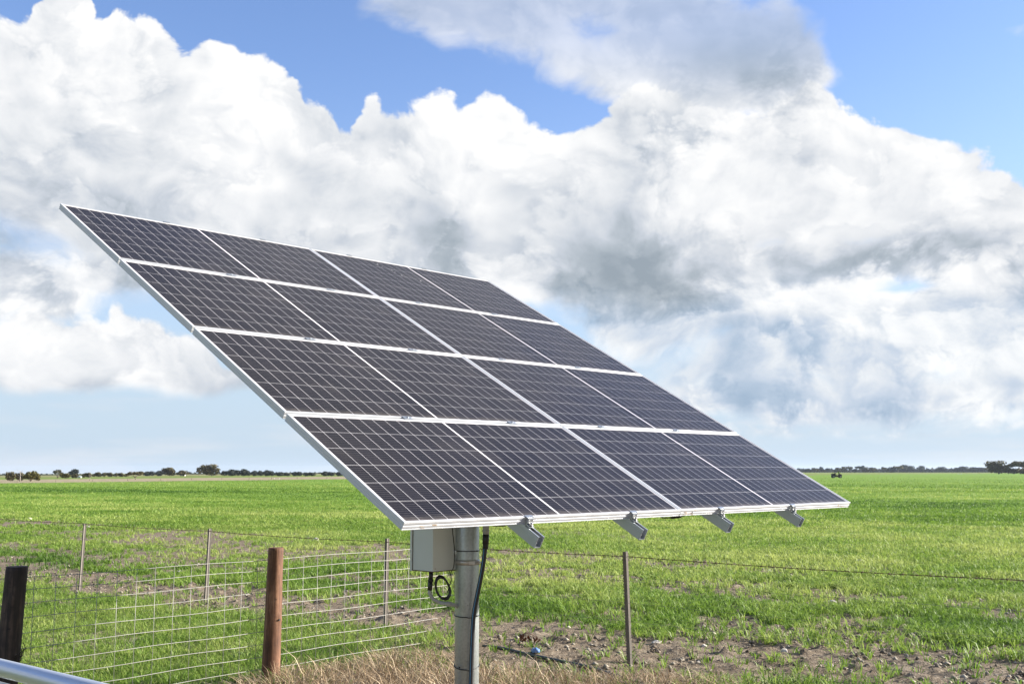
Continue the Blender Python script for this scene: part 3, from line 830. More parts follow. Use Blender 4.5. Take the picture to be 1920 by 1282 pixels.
# spare cable coiled beneath the box
mb = MB(); pts = []
for k in range(0, 5 * 16 + 1):
    a = 2 * PI * k / 16; rr = .94 + .15 * math.sin(k * .37)
    pts.append(pp(831 + 13.5 * rr * math.cos(a) + 4 * math.sin(a), 1100 + 22 * rr * math.sin(a), D1 + .012 * math.sin(k * .21) + k * .0004))
mb.tube(pts, .0060, 6)
mb.tube(arc([pp(843, 1070, D1), pp(846, 1085, D1), pp(842, 1100, D1), pp(838, 1112, D1)], 5), .0035, 6)
mb.build('coiled_cable', M['black'], arr)
mb = MB(); mb.tube(arc([pp(848, 985, 7.52), pp(849, 1000, 7.5), pp(852, 1030, 7.5), pp(851, 1060, 7.5), pp(846, 1072, 7.5)], 5), .0035, 6); mb.build('thin_cable', M['black'], arr)
# supply cable: fitting, gland, then black pipe with a blue stripe down the pole
D2 = 7.47
mb = MB(); q_ = pp(911, 975, D2); mb.tube([Vector((q_.x, q_.y, 2.30)), q_, pp(911, 1002, D2)], .022, 14); mb.tube([pp(911, 993, D2), pp(911, 996, D2)], .025, 14); mb.build('grey_fitting', M['gconduit'], arr)
mb = MB(); mb.tube([pp(911, 1001, D2), pp(910.5, 1020, D2)], .0225, 14); mb.tube([pp(910.5, 1014, D2), pp(910, 1028, D2)], .019, 14); mb.build('black_gland', M['black'], arr)
path = [pp(909.5, 1026, D2), pp(907, 1050, D2), pp(902, 1080, D2), pp(896, 1110, D2 - .0), pp(890, 1140, D2), pp(887, 1165, D2), pp(885.5, 1200, D2), pp(884, 1240, D2), pp(883, 1282, D2)]
zz = path[-1]; path += [Vector((zz.x, zz.y, .1)), Vector((zz.x + .02, zz.y - .02, -.1))]
path = arc(path, 5)
mb = MB(); mb.tube(path, .0155, 14); pc = mb.build('supply_pipe', M['black'], arr)
mb = MB(); mb.tube([p + Vector((-.0055, -.0128, 0)) for p in path], .0036, 8); mb.build('blue_stripe', simple('blue_stripe', (.05, .17, .30), .4), pc)
# ties round the pole
for py, tilt in ((1033, 0), (1155, .004), (1250, .012)):
    zc = pp(875, py, 7.52).z; mb = MB(); pts = []
    for k in range(41):
        a = 2 * PI * k / 40; rr = PR + .0025
        q = Vector((math.cos(a) * rr, math.sin(a) * rr, zc + tilt * math.sin(a) * 1.5))
        # bulge out round the pipe
        q2 = q.copy()
        if py > 1100 and abs(math.atan2(q.y, q.x) - math.atan2(path[-20].y, path[-20].x)) < .26: q2 = q * 1.0; q2.z = q.z; q2.x *= 1.36; q2.y *= 1.36
        pts.append(q2)
    mb.tube(pts, .0034, 6, cap=False)
    mb.box((-.045 if py > 1200 else .07, -PR - .002 if py > 1200 else -.05, zc), (.010, .012, .010))
    mb.build('cable_tie', M['tie'], arr)
# plug lead hanging under the bottom edge, between the middle rails
mb = MB()
DL = 6.38
mb.tube(arc([pp(1234, 962, DL), pp(1240, 969, DL), pp(1249, 970.5, DL), pp(1260, 970, DL)], 5), .0035, 6)
mb.tube([pp(1257, 970.5, DL), pp(1262, 969.5, DL)], .006, 8); mb.tube([pp(1260, 970, DL), pp(1270, 968.5, DL)], .0085, 8); mb.tube([pp(1269, 968.7, DL), pp(1277, 967, DL)], .0095, 8)
mb.tube(arc([pp(1276, 967.5, DL), pp(1283, 966, DL), pp(1291, 963, DL), pp(1299, 960, DL)], 5), .0035, 6)
mb.build('plug_lead', M['black'], arr)
mb = MB(); mb.box(pp(936, 983, 6.2), (.075, .03, .02), bevel=.004); mb.tube([pp(922, 983, 6.2), pp(950, 981, 6.2)], .0035, 6); mb.build('plug_connector', M['black'], arr)
# weather stains on the frame edge: small raised smears of dirt
mb = MB()
for u0, n_ in ((2.14, 9), (4.08, 6), (.09, 5)):
    for k in range(n_):
        uu = u0 + rng.random() * .11 - (.06 if u0 > 4 else 0); mb.box(L(A(uu, AH + .0004, -.004 - rng.random() * .030)), (.006 + .028 * rng.random(), .0012, .0015 + .003 * rng.random()), rot=ROT)
mb.build('dirt_stain', simple('mud_stain', (.42, .33, .24), .9), arr)

dm = simple('bird_dropping', (.62, .60, .56), .8, 0, .1, 50)
for (u0, v0, n_) in ((2.75, .10, 5), (3.02, .40, 3), (.42, .30, 1)):
    bm_ = bmesh.new()
    for k in range(n_):
        q = L(A(u0 + .05 * k * rng.random(), v0 + .055 * k, -.0028)); rr = .003 + .004 * rng.random()
        ring = [bm_.verts.new(q + AX * math.cos(a_) * rr * (.7 + .5 * rng.random()) + AY * math.sin(a_) * rr * (1.2 + 1.2 * rng.random())) for a_ in [2 * PI * j / 9 for j in range(9)]]
        top_ = bm_.verts.new(q + AN * .0012)
        for j in range(9): bm_.faces.new((ring[j], ring[(j + 1) % 9], top_))
    me = bpy.data.meshes.new('dropping_stain'); bm_.to_mesh(me); bm_.free(); link('dropping_stain', me, dm, arr)
for k, (fx_, fz_) in enumerate(((.02, .02), (wx - .02, .02), (.02, .33), (wx - .02, .33))):
    mb = MB(); q = bx0 + Xd * fx_ - Yd * .001; q = Vector((q.x, q.y, bx0.z + fz_)); mb.tube([q, q - Yd * .004], .0055, 8); mb.build('screw', M['bolt'], box)

# ------------------------------------------------------------------ mesh fence and posts
FU = Vector((.65415, .75637, 0)); FN = Vector((.75637, -.65415, 0)); FA = Vector((-1.97835, 9.10843, 0))
def FP(i, z=0.0): return FA + FU * ((i - 13) * .155) + Vector((0, 0, z))
fence = thing('mesh_fence', FP(13), 'galvanised weldmesh fence of rectangular openings strung between the timber posts', 'wire fence')
def LF(p): return p - FP(13)
zs = [.975, .890, .800, .706, .606, .505, .400, .300, .199, .099]
iend = [28, 28, 28, 28, 27.6, 27.2, 26.7, 25.6, 25.0, 24.2]
mb = MB()
for z, e in zip(zs, iend):
    pts = []; i = -9.0
    while i < e: pts.append(LF(FP(i, z + .004 * math.sin(i * .7 + z * 9)) + FN * .003 * math.sin(i * 1.3 + z * 5))); i += .5
    mb.tube(pts, .0022, 6)
for i in range(-9, 28):
    lo = .03 if i < 24 else .09 + .1 * (i - 23)
    mb.tube([LF(FP(i + .02 * math.sin(i * 3), .98) + FN * -.004), LF(FP(i, .5) + FN * (-.004 + .004 * math.sin(i * 2.1))), LF(FP(i + .03 * math.sin(i * 5), lo) + FN * -.004)], .0021, 6)
mb.build('wire_mesh', M['wire'], fence)

def post(name, base, top, r0, r1, seed, mt, label, knots=()):
    o = thing(name, base, label, 'fence post', 'timber fence posts')
    bm = bmesh.new(); S, N = 36, 40; rs = random.Random(seed); rings = []
    ph = [rs.random() * 6 for _ in range(4)]
    h = (top - base).length
    for j in range(N + 1):
        f = -.08 + 1.08 * j / N; c = (top - base) * f; r = r0 + (r1 - r0) * f; ring = []
        for k in range(S):
            a = 2 * PI * k / S
            rr = r * (1 + .018 * math.sin(2 * a + ph[0]) + .012 * math.sin(5 * a + ph[1] + f * 3) + .006 * math.sin(17 * a + ph[2]) + .012 * math.sin(f * 9 + ph[3] + a))
            if j == N: rr *= .985
            for kz, ka, kr in knots:
                dd = ((f - kz) / .028) ** 2 + (((a - ka + PI) % (2 * PI) - PI) / .32) ** 2; rr += kr * math.exp(-dd)
            ring.append(bm.verts.new(c + Vector((math.cos(a) * rr, math.sin(a) * rr, 0))))
        rings.append(ring)
    for a_, b_ in zip(rings[:-1], rings[1:]):
        for k in range(S):
            f_ = bm.faces.new((a_[k], a_[(k + 1) % S], b_[(k + 1) % S], b_[k])); f_.smooth = True
    cap = bm.faces.new(rings[-1]); bm.faces.new(list(reversed(rings[0])))
    bmesh.ops.recalc_face_normals(bm, faces=bm.faces)
    me = bpy.data.meshes.new('shaft'); bm.to_mesh(me); bm.free(); link('shaft', me, mt, o)
    return o
off = FN * .068
p1 = FP(12.66) + off; p1t = FP(12.78, 1.075) + off
r_post = post('timber_post', p1, p1t, .074, .060, 3, M['wood_red'], 'reddish brown round timber post with a knot, left of the steel pole', knots=((.47, -.35, .012), (.45, 2.6, .006)))
mb = MB(); mb.tube([Vector((.062, -.034, .50)), Vector((.070, -.040, .50))], .008, 8); mb.build('bolt_hole', M['black'], r_post)
p2 = FP(-1.36) + FN * .080; p2t = FP(-1.05, 1.062) + FN * .080
d_post = post('timber_post', p2, p2t, .074, .069, 8, M['wood_dark'], 'thick dark creosoted timber post at the left edge behind the galvanised tube', knots=((.80, -1.2, .01), (.9, -2.0, .006)))
for po, i_, bb_ in ((r_post, 12.7, p1), (d_post, -1.4, p2)):
    mb = MB()
    for z in zs[::2]:
        q = FP(i_, z) - bb_ - FN * .002
        for sg in (-1, 1): mb.tube([q + FU * sg * .062 + FN * .03, q + FU * sg * .066, q + FU * sg * .05 - FN * .006], .0022, 5)
    mb.build('wire_tie', M['wire'], po)
mb = MB()
for k in range(6):
    a = k * .9; mb.tube([Vector((.078, -.03, .42 + .012 * k)), Vector((.10 + .008 * k, -.02 - .01 * math.sin(a), .44 + .018 * k)), Vector((.118 + .004 * (k % 3), -.02 + .012 * math.cos(a), .47 + .02 * k))], .003, 5)
mb.build('bark_splinters', M['wood_dark'], d_post)
p3 = FP(27.45) + off; p3t = FP(27.45, .97) + off
post('timber_post', p3, p3t, .062, .056, 5, M['wood_red'], 'timber post standing behind the steel pole at the far end of the mesh')

# ------------------------------------------------------------------ star pickets and strands
pk = []
def picket(base, toppx, h, label):
    o = thing('star_picket', base, label, 'fence picket', 'steel star pickets of the paddock fence')
    mb = MB(); w, tk = .026, .0055
    lean = Vector((toppx, 0, 0))
    prof = []
    for k in range(3):
        a = 2 * PI * k / 3 + R(150); d = Vector((math.cos(a), math.sin(a))); n_ = Vector((-d.y, d.x))
        prof += [tuple(d * .006 - n_ * tk / 2 + d * 0), tuple(d * w - n_ * tk / 2), tuple(d * w + n_ * tk / 2)]
        prof += [tuple(d * .006 + n_ * tk / 2)] if k < 3 else []
    az = (Vector((0, 0, h + .2)) + lean).normalized()
    mb.extrude(prof, Vector((0, 0, -.2)) - lean * .2 / h, Vector((1, 0, 0)), Vector((0, 1, 0)), az, h + .2)
    mb.build('shaft', M['picket'], o)
    mb = MB(); z = .06
    a = R(150); d = Vector((math.cos(a), math.sin(a), 0))
    while z < h - .03:
        mb.box(az * z + d * (w + .0015), (.007, .008, .010), rot=Matrix.Rotation(a, 3, 'Z')); z += .027
    mb.build('notched_edge', M['picket'], o)
    pk.append((base, az * h)); return o
def PK(px, py): g = gp(px, py); g.z = float(gz(g.x, g.y)); return g
picket(PK(1181, 1247), -.035, .995, 'rusty steel picket standing alone in bare soil right of the steel pole')
picket(PK(722, 1178), .012, .975, 'steel picket seen through the mesh, just left of the grey control box')
picket(PK(385, 1132), .032, .96, 'steel picket between the two timber posts, behind the mesh')
picket(PK(149.5, 1106), .034, .955, 'leftmost and farthest steel picket, just right of the dark timber post')
PL0, PL1 = Vector((1.04, 9.78, 0)), Vector((-6.25, 15.90, 0)); PDIR = (PL0 - PL1).normalized()
def strand(name, z0, r, mt, label, t0, t1, barbs=False, sag=.02, gap=3.1, only_right=False):
    P0 = PL0 + PDIR * t0; P1 = PL0 + PDIR * t1
    o = thing(name, (P0.x, P0.y, 0), label, 'fence wire', 'wires of the paddock fence')
    n = int((t1 - t0) / .06); mb = MB(); mb2 = MB()
    Lc = lambda t_, dz=0, dn=0: PL0 + PDIR * t_ + Vector((.643, .766, 0)) * dn + Vector((0, 0, z0 + dz - sag * (1 - (2 * ((t_ / gap) % 1) - 1) ** 2))) - Vector((P0.x, P0.y, 0))
    if barbs:
        for s_ in (0, PI):
            pts = [Lc(t0 + (t1 - t0) * k / n, .0028 * math.sin(k * 2.1 + s_), .0028 * math.cos(k * 2.1 + s_)) for k in range(n + 1)]
            mb.tube(pts, r, 5)
        t_ = t0 + .05
        while t_ < t1:
            c = Lc(t_)
            for k in range(2):
                a = rng.random() * PI; v = Vector((PDIR.x * .3, PDIR.y * .3, 0)) + Vector((0, 0, 1)) * math.cos(a) + Vector((.643, .766, 0)) * math.sin(a); v = v.normalized() * .016
                mb2.tube([c - v, c + v], .0013, 4)
            mb2.tube([c - PDIR * .006, c + PDIR * .006], .0048, 5); t_ += .105
        mb.build('twisted_strands', mt, o); mb2.build('barbs', mt, o); o
    else:
        pts = [Lc(t0 + (t1 - t0) * k / (n // 3), .002 * math.sin(k * 1.7)) for k in range(n // 3 + 1)]
        mb.tube(pts, r, 5); mb.build('strand', mt, o)
strand('barbed_wire', .945, .0018, M['rust'], 'rusty barbed wire, the top strand of the picket fence', -14.5, 4.2, True, .014, 3.2)
for z_, lb in ((.732, 'thin plain wire just below the barbed strand of the picket fence'), (.54, 'thin plain wire at mid height of the picket fence'), (.379, 'thin plain wire below mid height of the picket fence'),
               (.238, 'thin plain wire, second from the ground on the picket fence'), (.098, 'thin plain wire nearest the ground on the picket fence')):
    strand('plain_wire', z_, .0012, M['dwire'], lb, -13 if z_ > .7 else -1.8, 4.0, False, .008)

# ------------------------------------------------------------------ galvanised tube at lower left
ga, gb = ray(0, 1251), ray(150, 1288); ga = ga / ga.y * 2.64; gb = gb / gb.y; gb = gb * (ga.z / gb.z)
ga.z += CH; gb.z += CH
gd = (gb - ga).normalized()
rail = thing('gate_rail', ga, 'shiny galvanised steel tube crossing the bottom left corner in front of the dark post', 'gate')
mb = MB(); mb.tube([-gd * 1.2, gd * 0, gd * 1.4], .0205, 40); mb.build('top_tube', M['gate'], rail)
mb = MB(); mb.tube([-gd * 1.2 + Vector((.004, -.002, -.036)), gd * 1.4 + Vector((.004, -.002, -.036))], .0042, 12); mb.build('mesh_edge_wire', M['gate'], rail)
mb = MB()
for k in (-1.02, -.77, -.52, -.27, -.02, .125, .35, .6): 
    p = gd * (k) + Vector((.004, -.002, -.02)); mb.tube([p, p - Vector((0, 0, .9))], .0028, 8)
mb.build('wire_mesh', M['gate'], rail)
for s_ in (-1.15, 1.35):
    mb = MB(); p = gd * s_; mb.tube([p + Vector((0, 0, 0)), Vector((p.x, p.y, -ga.z - .02))], .0205, 20); mb.build('frame_upright', M['gate'], rail)

# ------------------------------------------------------------------ stones and oddments
def stone(px, py, w, h, label, seed, mt='stone'):
    g = gp(px, py); dist = g.y; sz = w / FPX * dist; hh = h / FPX * dist
    bm = bmesh.new(); bmesh.ops.create_icosphere(bm, subdivisions=3, radius=1); rs = random.Random(seed)
    pl = [(Vector((rs.uniform(-1, 1), rs.uniform(-1, 1), rs.uniform(-.4, 1))).normalized(), rs.uniform(.55, .85)) for _ in range(9)]
    for v in bm.verts:
        c = v.co.copy()
        for n_, d_ in pl:
            e = c.dot(n_)
            if e > d_: c -= n_ * (e - d_) * .9
        v.co = Vector((c.x * sz / 2, c.y * sz / 2 * .8, c.z * hh * .55))
    me = bpy.data.meshes.new('stone'); bm.to_mesh(me); bm.free()
    z = float(gz(g.x, g.y))
    o = link('stone', me, M[mt]); o.location = (g.x, g.y, z + hh * .3); o.rotation_euler = (rs.uniform(-.1, .1), rs.uniform(-.1, .1), rs.uniform(0, 3))
    tag(o, label, 'stone', 'pale stones lying in the paddock'); return o
for i, a in enumerate([(1231, 1206, 25, 10, 'largest pale stone, on the bare soil just right of the lone picket'), (1470, 1220, 17, 9, 'pale grey stone on bare soil at the lower right, beside the crop edge'),
                       (1320, 1211, 12, 6, 'small white stone on soil between the lone picket and the crop edge'), (1554, 1246, 18, 11, 'brownish stone in the bottom right soil, below the crop edge'),
                       (1440, 1045, 18, 8, 'pale stone beside the barbed wire, under the array right corner'), (1611, 1054, 16, 8, 'white stone in the crop right of the array, touching the barbed wire line'),
                       (1443, 1072, 11, 6, 'small pale stone in soil just below the barbed wire stone'), (592, 1015, 18, 8, 'white stone in the green crop above the reddish timber post'),
                       (166, 990, 12, 5, 'white stone in the crop beside the top of the farthest picket'), (1066, 1178, 11, 7, 'grey stone on the soil right of the steel pole'),
                       (1091, 1222, 9, 7, 'small brown clod on smooth soil right of the blue plastic'), (1560, 1132, 20, 8, 'flat pale stone among the crop tufts at centre right'),
                       (1768, 1050, 14, 6, 'pale stone far right just above the barbed wire'), (1820, 1160, 14, 6, 'pale stone near the right edge among thin crop'), (1310, 1240, 8, 4, 'tiny white stone at the bottom, right of the lone picket'),
                       (338, 1072, 10, 5, 'small pale stone on the bare strip behind the mesh'), (56, 973, 9, 4, 'small white stone in the far crop at the left')]):
    stone(*a[:4], a[4], 100 + i)
# blue plastic with dark bottle neck, dead leaf above, black pipe
g = gp(1004, 1228); g.z = float(gz(g.x, g.y))
bl = thing('plastic_cap', g, 'crumpled blue plastic cap lying by the black pipe in the straw', 'litter')
bm = bmesh.new(); bmesh.ops.create_uvsphere(bm, u_segments=24, v_segments=14, radius=1)
for v in bm.verts:
    c = v.co; k = 1 + .10 * math.sin(5 * math.atan2(c.y, c.x)) * (1 - abs(c.z)); v.co = Vector((c.x * .042 * k, c.y * .03 * k, max(c.z, -.35) * .032 * (1 + .15 * math.sin(9 * c.x))))
me = bpy.data.meshes.new('shell'); bm.to_mesh(me); bm.free(); q = link('shell', me, M['blue'], bl); q.location = (0, 0, .045)
mb = MB(); mb.tube([Vector((-.06, .01, .012)), Vector((-.01, 0, .03)), Vector((.02, 0, .05))], [.022, .024, .016], 14); mb.build('neck', M['black'], bl)
g = gp(992, 1210); g.z = float(gz(g.x, g.y))
dl = thing('dead_thistle', g, 'curled rust brown dead leaves standing above the blue plastic', 'dead plant')
V_, F_ = [], []
for k in range(9):
    cx = -.09 + .022 * k + rng.normal(0, .006); zc = .11 - .006 * k + rng.normal(0, .012); hgt = .05 + .02 * rng.random(); sw = .010 + .006 * rng.random()
    n0_ = len(V_)
    for j in range(6):
        f = j / 5; off_ = .018 * math.sin(f * 3 + k); wd = sw * math.sin(PI * (f * .86 + .07)); z_ = zc - hgt * f
        V_ += [(cx + off_ - wd, .01 * math.cos(f * 4 + k), z_), (cx + off_, .010 + .012 * math.cos(f * 4 + k), z_ - .002), (cx + off_ + wd, .01 * math.cos(f * 4 + k), z_)]
    for j in range(5):
        a = n0_ + j * 3; F_ += [(a, a + 1, a + 4, a + 3), (a + 1, a + 2, a + 5, a + 4)]
me = bpy.data.meshes.new('leaves'); me.from_pydata(V_, [], F_); link('leaves', me, simple('dead_leaf', (.20, .075, .035), .7, 0, .4, 60), dl)
mb = MB(); mb.tube(arc([Vector((-.10, 0, 0)), Vector((-.09, 0, .08)), Vector((-.03, 0, .125)), Vector((.05, 0, .10)), Vector((.10, 0, .06))], 5), .0028, 6); mb.build('stem', simple('dead_stem', (.16, .08, .05), .8), dl)
hose = thing('poly_pipe', gp(930, 1216), 'old black poly pipe lying on the soil under the straw, right of the steel pole', 'pipe')
pts = []
for (a, b_) in ((905, 1213), (930, 1215), (960, 1221), (990, 1228), (1030, 1236), (1065, 1243), (1100, 1250), (1135, 1260), (1165, 1270), (1190, 1279), (1225, 1292)):
    g = gp(a, b_); pts.append(Vector((g.x, g.y, float(gz(g.x, g.y)) + .012)) - hose.location)
mb = MB(); mb.tube(arc(pts, 5), .017, 16); mb.build('pipe_wall', M['poly'], hose)

# ------------------------------------------------------------------ trees
def crown_mesh(name, seed, n=420, shape='round', leaf=.055, bare=0.0):
    """unit crown (width 1, height 1) of many small leaf clumps round several limb ends"""
    rs = np.random.default_rng(seed)
    if shape == 'umbrella':
        cs = [(rs.uniform(-.38, .38), rs.uniform(-.3, .3), .74 + rs.uniform(-.12, .12), .15 + .08 * rs.random(), .09 + .04 * rs.random()) for _ in range(9)]
    elif shape == 'open':
        cs = [(rs.uniform(-.34, .34), rs.uniform(-.3, .3), rs.uniform(.42, .9), .13 + .08 * rs.random(), .11 + .06 * rs.random()) for _ in range(8)]
    elif shape == 'dense':
        cs = [(rs.uniform(-.26, .26), rs.uniform(-.24, .24), rs.uniform(.16, .78), .19 + .09 * rs.random(), .18 + .07 * rs.random()) for _ in range(12)]
    else:
        cs = [(rs.uniform(-.33, .33), rs.uniform(-.3, .3), rs.uniform(.24, .82), .16 + .08 * rs.random(), .15 + .07 * rs.random()) for _ in range(14)]
    V = []; F = []; var = []
    for k in range(n):
        cx, cy, cz, rx, rz = cs[k % len(cs)]
        d = rs.normal(size=3); d /= np.linalg.norm(d); r = .55 + .55 * rs.random()
        p = np.array([cx + d[0] * rx * r, cy + d[1] * rx * r, cz + d[2] * rz * r])
        if p[2] < .05: continue
        a = rs.normal(size=3); a /= np.linalg.norm(a); b = np.cross(a, rs.normal(size=3)); b /= np.linalg.norm(b)
        s = leaf * (.6 + .9 * rs.random()); i = len(V)
        V += [p - a * s - b * s * .6, p + a * s - b * s * .5, p + a * s * .8 + b * s * .6, p - a * s * .7 + b * s * .7]
        F.append((i, i + 1, i + 2, i + 3)); vv = rs.random() * .6 + .2 + .2 * ((k % len(cs)) / len(cs) - .5); var += [vv] * 4
    return np_mesh(name, np.array(V), F4=np.array(F), attrs={'var': np.array(var)}), cs
def trunk_mesh(name, cs, seed, lean=0.0, multi=False):
    rs = random.Random(seed); mb = MB()
    fork = Vector((lean * .5, 0, .22))
    if not multi: mb.tube([Vector((0, 0, -.03)), fork * .5, fork], [.030, .024, .020], 7)
    for k, (cx, cy, cz, rx, rz) in enumerate(cs[:6]):
        st = fork if not multi else Vector((rs.uniform(-.03, .03), 0, 0))
        e = Vector((cx, cy, cz)); m_ = st.lerp(e, .5) + Vector((0, 0, -.03)); mb.tube([st, m_, e], [.020 if multi else .016, .011, .004], 6)
    return mb.mesh(name)
def leafmat(name, a, b_, c): return blade_mat(name, a, b_, c, .12, .7)
LM = {'olive': leafmat('olive_eucalypt_leaf', (.045, .042, .018), (.105, .092, .040), (.19, .155, .075)),
      'dark': leafmat('dark_pine_leaf', (.018, .026, .024), (.040, .052, .044), (.075, .085, .065)),
      'pale': leafmat('pale_grey_leaf', (.07, .075, .055), (.13, .13, .09), (.21, .19, .13)),
      'gold': leafmat('golden_wattle_leaf', (.045, .045, .010), (.11, .10, .022), (.20, .165, .04))}
PR_ = {}
for k_, sh in enumerate(('round', 'dense', 'umbrella', 'open')):
    for v_ in range(2):
        cm, cs = crown_mesh('crown', 200 + k_ * 7 + v_, 1100 if sh in ('round', 'dense') else 620, sh, .048)
        PR_[(sh, v_)] = (cm, trunk_mesh('trunk', cs, 5 + k_, lean=(.1 if v_ else -.05), multi=(v_ == 1)))
_mc = {}
def crown_for(sh, v_, mk):
    key = (sh, v_, mk)
    if key not in _mc:
        me = PR_[(sh, v_)][0].copy(); me.materials.clear(); me.materials.append(LM[mk]); _mc[key] = me
    return _mc[key]
tcount = 0
def tree(px0, px1, ytop, ybase, sh, mk, label, group=None, v_=None, name=None, dmax=1400, wide=1.22, rz=None):
    global tcount
    tcount += 1
    v_ = (tcount % 2) if v_ is None else v_
    g = gp((px0 + px1) / 2, ybase, dmax)
    # height from the sight line to the crown top, width from the pixel span
    d = ray((px0 + px1) / 2, ytop); d = d / d.y * g.y; H_ = d.z + CH - g.z
    W_ = (px1 - px0) / FPX * g.y * wide
    o = thing(name or {'round': 'gum_tree', 'dense': 'shade_tree', 'umbrella': 'umbrella_gum', 'open': 'open_gum'}[sh], g, label, 'tree', group)
    rr = rng.uniform(-.5, .5) if rz is None else rz
    c = link('crown', crown_for(sh, v_, mk), None, o); tmesh = PR_[(sh, v_)][1]
    if not tmesh.materials: tmesh.materials.append(M['bark'])
    tr = link('trunk', tmesh, None, o)
    for q in (c, tr): q.scale = (W_, W_ * .9, H_ / .90); q.rotation_euler = (0, 0, rr)
    return o
# left side, from the left edge towards the panels
tree(12, 29, 885.5, 902, 'round', 'olive', 'small olive-brown tree with slanting trunk, first tall one from the left edge', v_=0)
tree(30, 46, 887, 901, 'round', 'olive', 'low brownish tree behind the bare dead tree at far left')
tree(44, 70, 881, 902, 'round', 'gold', 'bright olive bushy tree with several trunks, right of the dead tree', v_=1, wide=1.15)
tree(62, 77, 888, 901, 'round', 'gold', 'low golden bush touching the right side of the bright olive tree')
tree(99, 117, 880.5, 896, 'open', 'pale', 'sparse pale tree with airy crown, left of the dark blue-green tree')
tree(114, 132, 887.5, 896.5, 'round', 'gold', 'golden shrub at the foot of the sparse pale tree')
tree(127, 145, 880, 895.8, 'dense', 'dark', 'dense dark blue-green tree, tallest of the far left group')
tree(137, 146, 889, 896, 'round', 'olive', 'small brown bush at the right foot of the dark blue-green tree')
tree(151, 160, 887.5, 895, 'dense', 'olive', 'round dark shrub just right of the pale low roof')
tree(160, 172, 886.5, 895.2, 'round', 'olive', 'brown-topped tree next to the round dark shrub')
for a, b_, y0 in ((171, 181, 887), (179, 191, 885.5), (189, 201, 884.6), (201, 212, 886), (211, 223, 885.6), (222, 232, 886.5), (231, 241, 887)):
    tree(a, b_, y0, 894, 'round', 'olive', 'brown-green tree in the even row left of the small forked umbrella tree', 'row of brown-green trees at left')
tree(241, 267, 884.5, 898.6, 'umbrella', 'olive', 'small umbrella-shaped tree with forked trunk standing nearer than the row', v_=0)
for a, b_, y0 in ((268, 281, 884), (280, 291, 883), (290, 303, 882.6)):
    tree(a, b_, y0, 892, 'dense', 'dark', 'dark tree in the clump between the forked umbrella tree and the white shed', 'dark clump left of the shed')
tree(306, 331, 877.5, 892, 'round', 'olive', 'tall round-headed gum immediately left of the white shed')
tree(328, 353, 880.5, 892, 'round', 'olive', 'broad brown gum rising behind the white shed')
tree(365, 382, 877.5, 891.8, 'open', 'olive', 'slender open gum on the left of the tallest gum')
tree(380, 413, 872, 892, 'round', 'olive', 'tallest gum of the left treeline, with layered crown', v_=0)
for a, b_, y0 in ((415, 428, 882.5), (425, 441, 880.5), (440, 452, 881), (449, 462, 879.7), (460, 471, 882), (470, 481, 882.5)):
    tree(a, b_, y0, 892, 'dense', 'dark', 'dark gum in the run just right of the tallest gum', 'dark gums right of the tallest gum')
for a, b_, y0 in ((483, 494, 882), (493, 504, 881.6), (503, 516, 882.5), (515, 530, 885), (532, 545, 886.3), (546, 556, 884.5), (556, 567, 884), (567, 578, 886), (578, 592, 885.5), (603, 614, 883.8), (614, 628, 884.5), (627, 640, 884.2), (640, 655, 884), (655, 670, 883.5)):
    tree(a, b_, y0, 892.2, 'dense', 'dark', 'small dark tree in the last run of the left treeline before the panels', 'small dark trees next to the panels')
# right side
RT = [(1494, 1505, 877.5, 'dense', 'dark'), (1505, 1513, 879.5, 'dense', 'dark'), (1511, 1521, 878.5, 'round', 'dark'), (1519, 1536, 876, 'round', 'olive'), (1533, 1545, 875.6, 'open', 'dark'), (1540, 1550, 879, 'round', 'gold'),
      (1548, 1558, 877.3, 'dense', 'dark')]
for a in RT[:3]: tree(a[0], a[1], a[2], 885.6, a[3], a[4], 'dark tree between the panel edge and the buggy on the horizon', 'dark trees left of the buggy')
for a, lb in zip(RT[3:], ('brown-topped round tree left of the buggy', 'airy dark tree just right of the brown-topped round one', 'little golden bush low between trees left of the buggy', 'dark rounded tree directly left above the buggy')):
    tree(a[0], a[1], a[2], 885.6, a[3], a[4], lb)
for a in ((1564, 1580, 875.4, 'round', 'olive', 'brown-green tree rising directly behind the buggy roof'), (1578, 1589, 875, 'round', 'olive', 'narrow brown-green tree just right of the buggy'),
          (1588, 1600, 874.2, 'open', 'pale', 'pale grey tree with visible white trunk right of the buggy'), (1598, 1608, 879, 'dense', 'dark', 'low dark tree right of the pale grey tree'),
          (1605, 1619, 873.6, 'umbrella', 'dark', 'dark umbrella-topped tree in the middle of the right treeline'), (1616, 1630, 876, 'round', 'olive', 'brown tree right of the dark umbrella-topped tree'),
          (1627, 1645, 875, 'round', 'olive', 'wide brown dome-shaped tree in the right treeline'), (1650, 1663, 876, 'open', 'pale', 'thin pale leafless-looking tree right of the brown dome'),
          (1661, 1680, 876, 'dense', 'dark', 'dark wide bush right of the thin pale tree'), (1676, 1693, 874, 'umbrella', 'olive', 'spreading brown tree in front of the two dark domes')):
    tree(a[0], a[1], a[2], 885.8, a[3], a[4], a[5])
